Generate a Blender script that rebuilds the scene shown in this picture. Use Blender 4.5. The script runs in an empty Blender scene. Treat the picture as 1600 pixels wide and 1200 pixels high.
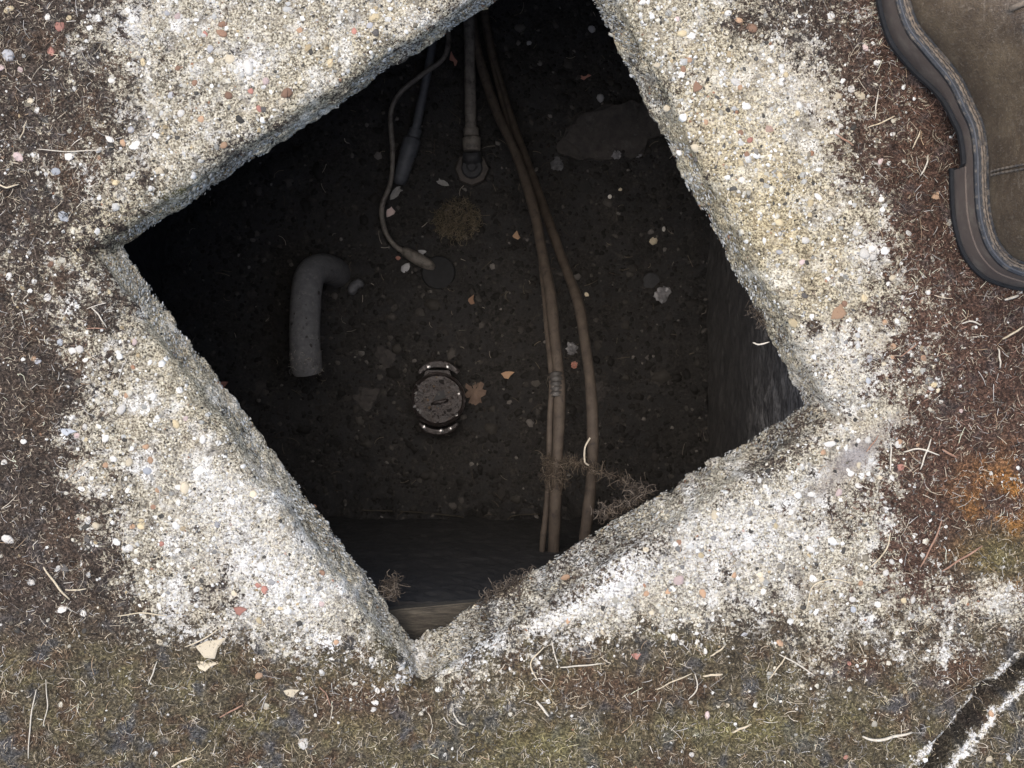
import bpy, bmesh, math, random
import numpy as np
from mathutils import Vector, Matrix

# ------------------------------------------------------------------ camera, sky, sun, exposure
scene = bpy.context.scene
C = scene.collection
CAM_H = 0.95                     # camera height above the concrete, metres
FPX = 1805.0                     # focal length in photograph pixels (1600 wide)
cam_d = bpy.data.cameras.new('camera')
cam = bpy.data.objects.new('camera', cam_d); C.objects.link(cam)
cam.location = (0, 0, CAM_H); cam.rotation_euler = (0, 0, 0)
cam_d.sensor_width = 36.0; cam_d.lens = 36.0 * FPX / 1600.0
cam_d.clip_start = 0.02; cam_d.clip_end = 500
scene.camera = cam

SUN_EL, SUN_AZ = math.radians(79), math.radians(140)      # azimuth from +X towards +Y
world = bpy.data.worlds.new('World'); scene.world = world; world.use_nodes = True
wn = world.node_tree; wn.nodes.clear()
sky = wn.nodes.new('ShaderNodeTexSky'); sky.sky_type = 'NISHITA'; sky.sun_disc = False
sky.sun_elevation = SUN_EL; sky.sun_rotation = math.pi/2 - SUN_AZ
sky.air_density = 1.0; sky.dust_density = 3.2; sky.ozone_density = 0.8
bg = wn.nodes.new('ShaderNodeBackground'); bg.inputs['Strength'].default_value = 0.15
wo = wn.nodes.new('ShaderNodeOutputWorld')
wn.links.new(sky.outputs[0], bg.inputs[0]); wn.links.new(bg.outputs[0], wo.inputs[0])
sun_d = bpy.data.lights.new('sun', 'SUN'); sun_d.energy = 1.2; sun_d.angle = math.radians(58)
sun_d.color = (1.0, 0.94, 0.84)
sun = bpy.data.objects.new('sun', sun_d); C.objects.link(sun)
sd = Vector((math.cos(SUN_EL)*math.cos(SUN_AZ), math.cos(SUN_EL)*math.sin(SUN_AZ), math.sin(SUN_EL)))
sun.rotation_euler = sd.to_track_quat('Z', 'Y').to_euler()
vs = scene.view_settings
vs.view_transform = 'Standard'; vs.look = 'None'; vs.gamma = 1.0; vs.use_curve_mapping = False
vs.exposure = 0.92
scene.cycles.use_denoising = True
scene.cycles.max_bounces = 8; scene.cycles.diffuse_bounces = 6

rng = np.random.default_rng(7); random.seed(7)

# ------------------------------------------------------------------ small tools
def P(px, py, z=0.0):
    """a point of the place at height z, from its position in the photograph's plan"""
    d = CAM_H - z
    return Vector(((px-800)*d/FPX, (600-py)*d/FPX, z))

def tag(o, label=None, cat=None, group=None, kind=None):
    if label: o['label'] = label
    if cat: o['category'] = cat
    if group: o['group'] = group
    if kind: o['kind'] = kind
    return o

def empty(name, loc=(0, 0, 0)):
    o = bpy.data.objects.new(name, None); C.objects.link(o); o.location = loc
    o.empty_display_size = 0.02
    return o

def link_mesh(name, me, mat=None, parent=None):
    o = bpy.data.objects.new(name, me); C.objects.link(o)
    if mat and not me.materials: me.materials.append(mat)
    if parent:
        o.parent = parent
        o.matrix_parent_inverse = Matrix.Translation(-Vector(parent.location))
    return o

def mesh_np(name, verts, faces_list, smooth=True):
    """faces_list: arrays (n,3) or (n,4) of vertex ids"""
    me = bpy.data.meshes.new(name)
    verts = np.asarray(verts, dtype=np.float32)
    me.vertices.add(len(verts)); me.vertices.foreach_set('co', verts.ravel())
    fl = [np.asarray(f, dtype=np.int32) for f in faces_list if len(f)]
    loops = np.concatenate([f.ravel() for f in fl])
    tot = np.concatenate([np.full(len(f), f.shape[1], dtype=np.int32) for f in fl])
    st = np.concatenate([[0], np.cumsum(tot)[:-1]]).astype(np.int32)
    me.loops.add(len(loops)); me.loops.foreach_set('vertex_index', loops)
    me.polygons.add(len(tot)); me.polygons.foreach_set('loop_start', st)
    me.polygons.foreach_set('loop_total', tot)
    me.polygons.foreach_set('use_smooth', np.full(len(tot), smooth, dtype=bool))
    me.update(calc_edges=True); me.validate()
    return me

def set_attr(me, name, vals):
    a = me.attributes.new(name, 'FLOAT', 'POINT'); a.data.foreach_set('value', np.asarray(vals, dtype=np.float32))
def set_col(me, name, cols):
    a = me.attributes.new(name, 'FLOAT_COLOR', 'POINT')
    c = np.ones((len(cols), 4), dtype=np.float32); c[:, :3] = cols
    a.data.foreach_set('color', c.ravel())

def _h(ix, iy, seed):
    n = (ix.astype(np.int64)*374761393 + iy.astype(np.int64)*668265263 + seed*1442695041) & 0xffffffff
    n = ((n ^ (n >> 13))*1274126177) & 0xffffffff
    n = ((n ^ (n >> 16))*2246822519) & 0xffffffff
    return ((n ^ (n >> 15)) & 0xffff)/65535.0
def vn(x, y, scale, seed=0):
    """smooth noise in -1..1, feature size 'scale' metres"""
    x = np.asarray(x, dtype=np.float64)/scale; y = np.asarray(y, dtype=np.float64)/scale; ca, sa = math.cos(seed*.71+.4), math.sin(seed*.71+.4)
    x, y = x*ca-y*sa + 1000.0, x*sa+y*ca + 1000.0
    ix = np.floor(x); iy = np.floor(y); fx = x-ix; fy = y-iy
    fx = fx*fx*(3-2*fx); fy = fy*fy*(3-2*fy)
    a = _h(ix, iy, seed); b = _h(ix+1, iy, seed); c = _h(ix, iy+1, seed); d = _h(ix+1, iy+1, seed)
    return ((a*(1-fx)+b*fx)*(1-fy) + (c*(1-fx)+d*fx)*fy)*2-1
def sstep(a, b, x):
    t = np.clip((x-a)/(b-a), 0, 1); return t*t*(3-2*t)

def catmull(pts, n, closed=False):
    pts = [Vector(p) for p in pts]; out = []; m = len(pts)
    segs = m if closed else m-1
    for i in range(segs):
        if closed: p0, p1, p2, p3 = pts[i-1], pts[i], pts[(i+1) % m], pts[(i+2) % m]
        else:
            p1, p2 = pts[i], pts[i+1]
            p0 = pts[i-1] if i > 0 else p1*2-p2
            p3 = pts[i+2] if i+2 < m else p2*2-p1
        for k in range(n):
            t = k/n
            out.append(0.5*((2*p1)+(p2-p0)*t+(2*p0-5*p1+4*p2-p3)*t*t+(3*p1-p0-3*p2+p3)*t**3))
    if not closed: out.append(pts[-1].copy())
    return out

def tube(name, path, rad, mat, parent=None, sides=12, caps=True, wob=0.0, seed=0):
    """a round tube along a list of points; rad a number or a list"""
    n = len(path); rr = rad if hasattr(rad, '__len__') else [rad]*n
    V = []; F = []
    t0 = (path[1]-path[0]).normalized()
    u = t0.orthogonal().normalized()
    for i in range(n):
        t = (path[min(i+1, n-1)]-path[max(i-1, 0)])
        t = t.normalized() if t.length > 1e-9 else t0
        u = (u - t*u.dot(t)).normalized(); w = t.cross(u)
        for k in range(sides):
            a = 2*math.pi*k/sides
            r = rr[i]*(1+wob*(random.random()-.5))
            V.append(path[i]+(u*math.cos(a)+w*math.sin(a))*r)
    for i in range(n-1):
        for k in range(sides):
            k2 = (k+1) % sides
            F.append((i*sides+k, i*sides+k2, (i+1)*sides+k2, (i+1)*sides+k))
    me = bpy.data.meshes.new(name)
    if caps:
        F.append(tuple(range(sides-1, -1, -1))); F.append(tuple(range((n-1)*sides, n*sides)))
    me.from_pydata([tuple(v) for v in V], [], F)
    me.polygons.foreach_set('use_smooth', [len(p.vertices) == 4 for p in me.polygons])
    me.update()
    return link_mesh(name, me, mat, parent)

def lathe(name, prof, mat, loc, axis=(0, 0, 1), parent=None, n=40, jit=0.0):
    """turned shape: prof is a list of (radius, height)"""
    q = Vector(axis).normalized().to_track_quat('Z', 'Y'); V = []; F = []
    for (r, h) in prof:
        for k in range(n):
            a = 2*math.pi*k/n
            rj = r*(1+jit*(random.random()-.5))
            V.append(Vector(loc)+q @ Vector((rj*math.cos(a), rj*math.sin(a), h)))
    for i in range(len(prof)-1):
        for k in range(n):
            k2 = (k+1) % n
            F.append((i*n+k, i*n+k2, (i+1)*n+k2, (i+1)*n+k))
    F.append(tuple(range(n-1, -1, -1))); F.append(tuple(range((len(prof)-1)*n, len(prof)*n)))
    me = bpy.data.meshes.new(name); me.from_pydata([tuple(v) for v in V], [], F)
    me.update()
    o = link_mesh(name, me, mat, parent)
    smooth_by_angle(me, 35)
    return o

def smooth_by_angle(me, deg):
    bm = bmesh.new(); bm.from_mesh(me)
    bmesh.ops.recalc_face_normals(bm, faces=bm.faces)
    for f in bm.faces: f.smooth = True
    for e in bm.edges:
        if len(e.link_faces) == 2 and e.calc_face_angle(0) > math.radians(deg): e.smooth = False
    bm.to_mesh(me); bm.free()

def plate(name, outline, z, thick, mat, parent=None, bevel=0.0, warp=0.0, tilt=(0, 0)):
    """flat solid piece from an outline of (x, y), lower face at z"""
    bm = bmesh.new()
    cx = sum(p[0] for p in outline)/len(outline); cy = sum(p[1] for p in outline)/len(outline)
    f = bm.faces.new([bm.verts.new((p[0], p[1], z)) for p in outline])
    r = bmesh.ops.extrude_face_region(bm, geom=[f])
    for v in [g for g in r['geom'] if isinstance(g, bmesh.types.BMVert)]: v.co.z += thick
    bmesh.ops.recalc_face_normals(bm, faces=bm.faces)
    if bevel: bmesh.ops.bevel(bm, geom=bm.edges[:], offset=bevel, segments=2, affect='EDGES')
    if warp:
        bmesh.ops.triangulate(bm, faces=bm.faces)
        bmesh.ops.subdivide_edges(bm, edges=bm.edges[:], cuts=1, use_grid_fill=True)
    for v in bm.verts:
        v.co.z += (v.co.x-cx)*tilt[0]+(v.co.y-cy)*tilt[1]
        if warp: v.co.z += warp*float(vn(v.co.x, v.co.y, 0.012, 5))
    me = bpy.data.meshes.new(name); bm.to_mesh(me); bm.free()
    smooth_by_angle(me, 40)
    return link_mesh(name, me, mat, parent)

# ------------------------------------------------------------------ materials
def nodes_of(name):
    m = bpy.data.materials.new(name); m.use_nodes = True
    nt = m.node_tree; nt.nodes.clear()
    out = nt.nodes.new('ShaderNodeOutputMaterial'); b = nt.nodes.new('ShaderNodeBsdfPrincipled')
    nt.links.new(b.outputs[0], out.inputs[0])
    return m, nt, b
def nd(nt, t, **kw):
    n = nt.nodes.new(t)
    for k, v in kw.items():
        if k in n.inputs: n.inputs[k].default_value = v
        else: setattr(n, k, v)
    return n
def ramp(nt, fac, stops, interp='LINEAR'):
    r = nt.nodes.new('ShaderNodeValToRGB'); r.color_ramp.interpolation = interp
    els = r.color_ramp.elements
    while len(els) < len(stops): els.new(0.5)
    for e, (p, c) in zip(els, stops):
        e.position = p; e.color = (c[0], c[1], c[2], 1) if hasattr(c, '__len__') else (c, c, c, 1)
    nt.links.new(fac, r.inputs[0]); return r.outputs[0]
def mix(nt, fac, a, b, blend='MIX'):
    m = nt.nodes.new('ShaderNodeMix'); m.data_type = 'RGBA'; m.blend_type = blend
    for sock, v in ((m.inputs[0], fac), (m.inputs[6], a), (m.inputs[7], b)):
        if hasattr(v, 'is_output'): nt.links.new(v, sock)
        elif hasattr(v, '__len__'): sock.default_value = (v[0], v[1], v[2], 1)
        else: sock.default_value = v
    return m.outputs[2]
def mth(nt, op, a, b=0.0):
    m = nt.nodes.new('ShaderNodeMath'); m.operation = op
    for s, v in ((m.inputs[0], a), (m.inputs[1], b)):
        if hasattr(v, 'is_output'): nt.links.new(v, s)
        else: s.default_value = v
    return m.outputs[0]
def attr(nt, name):
    a = nt.nodes.new('ShaderNodeAttribute'); a.attribute_name = name; return a
def coords(nt): return nt.nodes.new('ShaderNodeTexCoord').outputs['Object']
def noise(nt, co, scale, detail=3, rough=0.6):
    n = nd(nt, 'ShaderNodeTexNoise', Scale=scale, Detail=detail, Roughness=rough); nt.links.new(co, n.inputs['Vector']); return n.outputs[0]
def voro(nt, co, scale, feature='F1'):
    n = nd(nt, 'ShaderNodeTexVoronoi', feature=feature, Scale=scale); nt.links.new(co, n.inputs['Vector']); return n
def bump(nt, bsdf, height, strength, dist):
    b = nd(nt, 'ShaderNodeBump', Strength=strength, Distance=dist); nt.links.new(height, b.inputs['Height'])
    nt.links.new(b.outputs[0], bsdf.inputs['Normal'])

def simple(name, c1, c2, scale=200, rough=0.8, bs=0.4, bd=0.001, dust=None, dust_scale=60, dust_lo=.5, dust_hi=.7, metal=0.0, objvar=0.0, spec=0.4):
    m, nt, b = nodes_of(name); co = coords(nt)
    n1 = noise(nt, co, scale, 4, .65)
    col = ramp(nt, n1, [(0.3, c1), (0.7, c2)])
    if dust is not None:
        n2 = noise(nt, co, dust_scale, 5, .7)
        col = mix(nt, ramp(nt, n2, [(dust_lo, 0.0), (dust_hi, 1.0)]), col, dust)
    if objvar:
        oi = nt.nodes.new('ShaderNodeObjectInfo')
        hs = nt.nodes.new('ShaderNodeHueSaturation'); nt.links.new(col, hs.inputs['Color'])
        nt.links.new(mth(nt, 'ADD', mth(nt, 'MULTIPLY', oi.outputs['Random'], objvar), 1-objvar/2), hs.inputs['Value'])
        col = hs.outputs[0]
    nt.links.new(col, b.inputs['Base Color'])
    b.inputs['Roughness'].default_value = rough; b.inputs['Metallic'].default_value = metal
    b.inputs['Specular IOR Level'].default_value = spec
    bump(nt, b, n1, bs, bd)
    return m

def col_attr_mat(name, rough=0.85, var=0.3, scale=900, trans=0.0):
    m, nt, b = nodes_of(name); co = coords(nt)
    a = attr(nt, 'Col').outputs['Color']
    n1 = noise(nt, co, scale, 3, .6)
    k = ramp(nt, n1, [(0.3, 1-var), (0.7, 1.0)])
    nt.links.new(mix(nt, 1.0, a, k, 'MULTIPLY'), b.inputs['Base Color'])
    b.inputs['Roughness'].default_value = rough; b.inputs['Specular IOR Level'].default_value = 0.3
    bump(nt, b, n1, 0.3, 0.0005)
    return m

def slab_material():
    m, nt, b = nodes_of('weathered_concrete'); co = coords(nt)
    moss = attr(nt, 'moss').outputs['Fac']; lime = attr(nt, 'lime').outputs['Fac']; tint = attr(nt, 'tint').outputs['Fac']
    fine = noise(nt, co, 900, 3, .6); med = noise(nt, co, 160, 4, .65); big = noise(nt, co, 22, 4, .6)
    v = voro(nt, co, 420)
    sep = nt.nodes.new('ShaderNodeSeparateColor'); nt.links.new(v.outputs['Color'], sep.inputs[0])
    grain = ramp(nt, sep.outputs[0], [(0.0, (.045, .038, .03)), (.25, (.13, .115, .09)), (.5, (.30, .27, .21)), (.75, (.52, .48, .40)), (1.0, (.74, .70, .62))])
    mort = ramp(nt, noise(nt, co, 560, 3, .75), [(.41, (.030, .025, .019)), (.47, (.19, .165, .12)), (.53, (.58, .545, .435)), (.66, (.76, .73, .62))])
    conc = mix(nt, .30, mort, grain)
    conc = mix(nt, 1.0, conc, (.98, .95, .885), 'MULTIPLY')
    conc = mix(nt, ramp(nt, noise(nt, co, 38, 5, .7), [(.50, 0.0), (.64, .85)]), conc, ramp(nt, noise(nt, co, 620, 3, .75), [(.40, (.10, .09, .075)), (.50, (.74, .72, .66)), (.7, (.84, .83, .79))]))
    conc = mix(nt, ramp(nt, noise(nt, co, 48, 5, .78), [(.52, 0.0), (.67, .85)]), conc, ramp(nt, noise(nt, co, 480, 3, .75), [(.42, (.022, .018, .014)), (.60, (.22, .195, .155))]))
    conc = mix(nt, ramp(nt, med, [(.52, 0.0), (.72, .75)]), conc, (.11, .095, .07))
    conc = mix(nt, mth(nt, 'MULTIPLY', ramp(nt, big, [(.5, 0.0), (.75, 1.0)]), .35), conc, (.50, .42, .29))
    limy = mth(nt, 'MULTIPLY', lime, ramp(nt, noise(nt, co, 330, 4, .8), [(.44, 0.0), (.54, 1.0)]))
    conc = mix(nt, limy, conc, (.84, .83, .80))
    conc = mix(nt, attr(nt, 'cream').outputs['Fac'], conc, mix(nt, 1.0, conc, (1.0, .93, .76), 'MULTIPLY'))
    conc = mix(nt, mth(nt, 'MULTIPLY', attr(nt, 'grey').outputs['Fac'], .85), conc, ramp(nt, fine, [(.35, (.17, .15, .14)), (.65, (.31, .28, .26))]))
    # soil and moss film
    s1 = ramp(nt, noise(nt, co, 420, 5, .8), [(.30, (.008, .005, .004)), (.48, (.032, .021, .015)), (.58, (.10, .075, .050)), (.68, (.27, .22, .16))])
    s2 = ramp(nt, noise(nt, co, 400, 5, .8), [(.30, (.012, .010, .007)), (.48, (.050, .041, .026)), (.58, (.14, .12, .070)), (.68, (.30, .265, .18))])
    soil = mix(nt, 1.0, attr(nt, 'soilcol').outputs['Color'], ramp(nt, noise(nt, co, 430, 5, .8), [(.32, .12), (.47, .55), (.56, 1.3), (.68, 3.2)]), 'MULTIPLY')
    mm = mth(nt, 'ADD', moss, mth(nt, 'MULTIPLY', mth(nt, 'SUBTRACT', noise(nt, co, 360, 4, .8), .5), 2.9))
    mf = ramp(nt, mm, [(.46, 0.0), (.54, 1.0)])
    col = mix(nt, mf, conc, soil)
    nt.links.new(col, b.inputs['Base Color'])
    b.inputs['Roughness'].default_value = 0.92; b.inputs['Specular IOR Level'].default_value = 0.25
    hgt = mth(nt, 'ADD', mth(nt, 'MULTIPLY', v.outputs['Distance'], -.6), mth(nt, 'ADD', fine, med))
    bump(nt, b, hgt, 0.9, 0.0016)
    return m

M = {}
M['slab'] = slab_material()
M['grain'] = col_attr_mat('aggregate_mineral', .8, .35, 900)
M['fiber'] = col_attr_mat('dry_plant_fibre', .9, .25, 500)
def soil_mat():
    m, nt, b = nodes_of('black_damp_soil'); co = coords(nt)
    n1 = noise(nt, co, 260, 5, .75); n2 = noise(nt, co, 16, 4, .65); n3 = noise(nt, co, 60, 4, .7)
    c = ramp(nt, n1, [(.32, (.006, .0056, .005)), (.52, (.021, .0188, .0165)), (.70, (.052, .046, .040)), (.8, (.11, .098, .086))])
    damp = ramp(nt, n2, [(.42, 1.0), (.60, 0.0)])
    c = mix(nt, mth(nt, 'MULTIPLY', damp, .7), c, (.009, .008, .008))
    c = mix(nt, ramp(nt, n3, [(.58, 0.0), (.75, .6)]), c, (.070, .060, .050))
    nt.links.new(c, b.inputs['Base Color'])
    nt.links.new(ramp(nt, damp, [(0.0, .95), (1.0, .6)]), b.inputs['Roughness'])
    bump(nt, b, mth(nt, 'ADD', n1, n3), .9, .003); return m
M['soil'] = soil_mat()
M['ground'] = simple('mossy_ground', (.03, .025, .015), (.11, .10, .05), 60, .95, .8, .01, dust=(.35, .33, .29), dust_scale=3)
for k, a, c in (('white', (.56, .53, .47), (.76, .73, .66)), ('cream', (.52, .44, .30), (.70, .61, .45)), ('grey', (.26, .26, .27), (.45, .45, .45)),
                ('orange', (.34, .20, .11), (.48, .31, .19)), ('red', (.33, .13, .095), (.46, .22, .165)), ('brown', (.16, .085, .05), (.27, .15, .09)),
                ('yellow', (.48, .38, .21), (.60, .50, .32)), ('blue', (.30, .32, .34), (.46, .48, .50)), ('pink', (.45, .33, .30), (.60, .48, .44)),
                ('dark', (.035, .032, .03), (.09, .085, .08))):
    M['st_'+k] = simple('stone_'+k, a, c, 350, .75, .5, .0008, dust=(.22, .19, .15), dust_scale=420, dust_lo=.50, dust_hi=.68, objvar=.5)
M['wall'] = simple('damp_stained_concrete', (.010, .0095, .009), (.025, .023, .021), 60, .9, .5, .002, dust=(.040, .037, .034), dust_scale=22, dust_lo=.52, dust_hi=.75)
def timber():
    m, nt, b = nodes_of('weathered_timber'); co = coords(nt)
    mp = nt.nodes.new('ShaderNodeMapping'); mp.inputs['Scale'].default_value = (1, 9, 9); mp.inputs['Rotation'].default_value = (0, 0, -.08); nt.links.new(co, mp.inputs[0])
    n1 = noise(nt, mp.outputs[0], 45, 5, .75); n2 = noise(nt, co, 90, 4, .7)
    c = ramp(nt, n1, [(.32, (.016, .013, .009)), (.5, (.050, .042, .030)), (.68, (.105, .09, .066))])
    c = mix(nt, ramp(nt, n2, [(.5, 0.0), (.65, .8)]), c, (.045, .036, .026))
    nt.links.new(c, b.inputs['Base Color']); b.inputs['Roughness'].default_value = .9; bump(nt, b, n1, .8, .002)
    return m
M['board'] = timber()
M['cable'] = simple('dusty_brown_cable_sheath', (.037, .028, .021), (.074, .057, .043), 70, .8, .8, .0010, dust=(.022, .017, .014), dust_scale=110, dust_lo=.54, dust_hi=.68)
M['cable_grey'] = simple('dusty_grey_cable_sheath', (.10, .088, .075), (.18, .16, .135), 100, .7, .3, .0006, dust=(.04, .035, .03), dust_scale=90)
M['outsole_shadow'] = simple('black_rubber_sole_shadow', (.006, .006, .006), (.014, .014, .015), 120, .8, .3, .0005)  # near-black for the boot's contact shadow, also used on the plug pad
M['cable_black'] = simple('black_cable_sheath', (.045, .048, .055), (.085, .088, .094), 120, .6, .3, .0005)
M['rubber'] = simple('dusty_black_rubber', (.014, .014, .015), (.038, .038, .040), 140, .7, .4, .0006, dust=(.08, .07, .06), dust_scale=70, dust_lo=.6)
M['pipe'] = simple('dusty_grey_plastic', (.080, .079, .080), (.135, .132, .130), 110, .85, .9, .0015, dust=(.20, .19, .18), dust_scale=120, dust_lo=.55, dust_hi=.75)
M['iron'] = simple('wet_corroded_metal', (.012, .010, .010), (.062, .050, .047), 120, .36, 1.0, .004, dust=(.030, .022, .02), dust_scale=60, dust_lo=.48, dust_hi=.62, metal=.3, spec=.7)
M['bright'] = simple('bright_glint_metal', (.30, .29, .28), (.55, .54, .53), 300, .3, .4, .0005, metal=.8)  # pale metal colour for painted glints on the cap
M['leaf'] = simple('dead_leaf_brown', (.105, .070, .052), (.17, .12, .09), 120, .85, .5, .0006)
M['leafpale'] = simple('bleached_leaf', (.17, .165, .155), (.30, .29, .27), 150, .8, .5, .0006)
M['plastic'] = simple('crumpled_pale_plastic', (.09, .088, .09), (.20, .195, .20), 150, .35, .5, .001)
M['tape'] = simple('black_tape', (.02, .018, .017), (.05, .045, .04), 300, .55, .6, .0008, dust=(.20, .18, .16), dust_scale=150, dust_lo=.62)

# ------------------------------------------------------------------ the slab: opening, heights, moss cover
AR_PX = [(137, 388), (903, -115), (1304, 647), (655, 1072)]          # upper edge of the opening: left, top, right, bottom
BT_PX = [(190, 386), (884, -72), (1258, 633), (648, 1000)]
TH = 0.045
ARR = np.array([P(*p)[:2] for p in AR_PX]); BOT = np.array([P(*p, -TH)[:2] for p in BT_PX])
CEN = ARR.mean(axis=0); RND = 0.019

def quad_dist(x, y, q=ARR):
    """signed distance to the opening's edge, positive on the concrete"""
    dmin = np.full(np.shape(x), 1e9); inside = np.ones(np.shape(x), bool)
    for i in range(4):
        a = q[i]; b = q[(i+1) % 4]; e = b-a; L2 = e @ e
        t = np.clip(((x-a[0])*e[0]+(y-a[1])*e[1])/L2, 0, 1)
        dmin = np.minimum(dmin, np.hypot(x-a[0]-t*e[0], y-a[1]-t*e[1]))
        inside &= ((e[0]*(y-a[1])-e[1]*(x-a[0])) < 0)
    return np.where(inside, -dmin, dmin)

MOSS = np.array([
 [.75,.55,.14,.12,.10,.10,.12,.10,.10,.12,.10,.22,.62,.62,.70,.7],
 [.75,.60,.22,.10,.10,.10,.10,.10,.10,.10,.12,.05,.22,.62,.80,.8],
 [.70,.52,.25,.15,.15,.10,.10,.10,.10,.10,.18,.05,.08,.52,.90,.9],
 [.75,.45,.20,.20,.10,.10,.10,.10,.10,.10,.10,.12,.08,.32,.82,.9],
 [.62,.58,.20,.10,.10,.10,.10,.10,.10,.10,.10,.10,.08,.25,.60,.86],
 [.75,.36,.15,.10,.10,.10,.10,.10,.10,.10,.10,.10,.18,.26,.55,.90],
 [.85,.30,.15,.15,.10,.10,.10,.10,.10,.10,.10,.10,.25,.30,.60,.95],
 [.80,.40,.15,.12,.15,.10,.10,.10,.10,.10,.10,.15,.18,.35,.70,.95],
 [.85,.58,.15,.10,.12,.10,.10,.10,.10,.14,.10,.10,.28,.40,.72,.85],
 [.92,.78,.36,.28,.10,.15,.20,.25,.14,.10,.22,.30,.36,.40,.42,.36],
 [.96,.95,.88,.85,.78,.58,.42,.52,.80,.88,.92,.86,.62,.58,.56,.85],
 [.96,.96,.95,.95,.95,.92,.90,.92,.95,.95,.95,.95,.90,.85,.85,.85]])
def to_px(x, y): return np.asarray(x)*FPX/CAM_H+800, 600-np.asarray(y)*FPX/CAM_H
def grid_at(g, x, y):
    px, py = to_px(x, y)
    u = np.clip((px-50)/100, 0, g.shape[1]-1.001); v = np.clip((py-50)/100, 0, g.shape[0]-1.001)
    i = np.floor(u).astype(int); j = np.floor(v).astype(int); fu = u-i; fv = v-j
    return (g[j, i]*(1-fu)+g[j, i+1]*fu)*(1-fv)+(g[j+1, i]*(1-fu)+g[j+1, i+1]*fu)*fv
def gauss(x, y, items):
    px, py = to_px(x, y); r = np.zeros(np.shape(px))
    for (cx, cy, sx, sy, rot, amp) in items:
        a = math.radians(rot); dx = px-cx; dy = py-cy
        u = dx*math.cos(a)+dy*math.sin(a); v = -dx*math.sin(a)+dy*math.cos(a)
        r = np.maximum(r, amp*np.exp(-((u/sx)**2+(v/sy)**2)))
    return r
CLUMPS = [(470, 172, 200, 7, -33, .5), (640, 62, 120, 9, -33, .42), (1000, 70, 90, 7, 62, .5), (1120, 300, 90, 7, 62, .45), (1180, 690, 110, 14, -30, .38), (800, 985, 120, 16, -33, .5), (1290, 655, 30, 22, 0, .45), (520, 860, 120, 8, 52, .32), (1270, 512, 15, 14, 0, .9), (275, 300, 30, 10, -35, .6), (850, 545, 1, 1, 0, 0), (1085, 120, 22, 8, 60, .5), (1060, 200, 50, 8, 62, .5),
          (548, 1005, 18, 16, 0, .8), (900, 975, 30, 10, -30, .5), (1150, 40, 45, 30, 0, .6), (150, 505, 50, 28, 20, .8), (70, 630, 70, 60, 0, .95),
          (1350, 760, 40, 18, -40, .55), (310, 830, 14, 10, 0, .5), (425, 925, 22, 12, 0, .35), (340, 735, 26, 10, 20, .4), (660, 1070, 26, 40, 0, .75)]
BARE = [(1320, 700, 70, 28, -38, .30), (1200, 300, 60, 140, 10, .2), (1560, 935, 50, 22, -10, .25), (1290, 900, 110, 45, 0, .15), (1450, 1170, 45, 9, -35, .6), (1522, 1085, 40, 7, -50, .6), (1478, 1020, 9, 60, 5, .3)]
CRACK = [P(*p) for p in ((1405, 1260), (1455, 1200), (1505, 1140), (1540, 1092), (1600, 1045), (1700, 960), (1900, 800))]
STREAK = [P(*p) for p in ((1478, 1215), (1510, 1165), (1545, 1132), (1572, 1098), (1606, 1070), (1680, 1020))]
BRANCH = [P(*p) for p in ((1530, 1150), (1560, 1148), (1590, 1135), (1640, 1128))]
def crack_d(x, y, line=None):
    d = np.full(np.shape(x), 1e9)
    line = line or CRACK
    for a, b in zip(line[:-1], line[1:]):
        e = b-a; L2 = e.x*e.x+e.y*e.y
        t = np.clip(((x-a.x)*e.x+(y-a.y)*e.y)/L2, 0, 1); d = np.minimum(d, np.hypot(x-a.x-t*e.x, y-a.y-t*e.y))
    return d
def moss_at(x, y):
    g = grid_at(MOSS, x, y)
    g = np.maximum(g, gauss(x, y, CLUMPS)) - gauss(x, y, BARE)
    k = g + .12*vn(x, y, .040, 11) + .13*vn(x, y, .014, 12) + .15*vn(x, y, .0055, 13) + .16*vn(x, y, .0026, 14)
    m = sstep(-.04, .92, k)*(1-streak_at(x, y))
    return np.maximum(m, .97*(1-sstep(.005, .0105, crack_d(x, y)+.0045*vn(x, y, .012, 6))))
LIME = [(965, 900, 75, 40, -30, .8), (900, 945, 90, 25, -30, .7), (420, 900, 120, 60, 45, .55), (540, 1030, 90, 20, 40, .95), (640, 1050, 30, 26, 0, .9), (745, 1010, 60, 22, -25, .9),
        (390, 105, 22, 20, 0, .95), (350, 790, 70, 50, 40, .5), (1356, 395, 26, 20, 0, .9), (1310, 560, 90, 60, 0, .45), (1150, 850, 120, 60, -20, .5), (1565, 935, 45, 22, -10, .4), (1478, 1020, 7, 60, 5, .6),
        (1450, 1170, 45, 8, -35, .9), (1522, 1085, 40, 6, -50, .8), (1215, 160, 60, 110, 30, .3), (200, 40, 30, 30, 0, .6), (330, 1000, 90, 18, 10, .6), (880, 1010, 80, 22, -15, .7), (270, 950, 16, 30, 0, .8)]
GREY = [(1335, 715, 75, 26, -42, 1.0), (1290, 760, 40, 20, -30, .7), (1400, 660, 40, 16, -35, .6)]
def grey_at(x, y): return np.clip(gauss(x, y, GREY)*1.3-.25, 0, 1)
def streak_at(x, y):
    e = crack_d(x, y)+.0030*vn(x, y, .013, 58)+.0016*vn(x, y, .0045, 59)
    side = sstep(-.1, .6, vn(x, y, .022, 57)+.5*vn(x, y, .007, 54)+.2)
    s2 = sstep(-.5, .3, vn(x, y, .018, 53)+.4*vn(x, y, .006, 52)+.15)*(1-sstep(.0004, .0036, crack_d(x, y, STREAK)+.0034*vn(x, y, .013, 55)+.0022*vn(x, y, .004, 56)))
    return np.maximum(sstep(.0085, .0105, e)*(1-sstep(.0118, .0150, e))*side, s2)
def lime_at(x, y): return np.maximum(gauss(x, y, LIME), streak_at(x, y))
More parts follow.
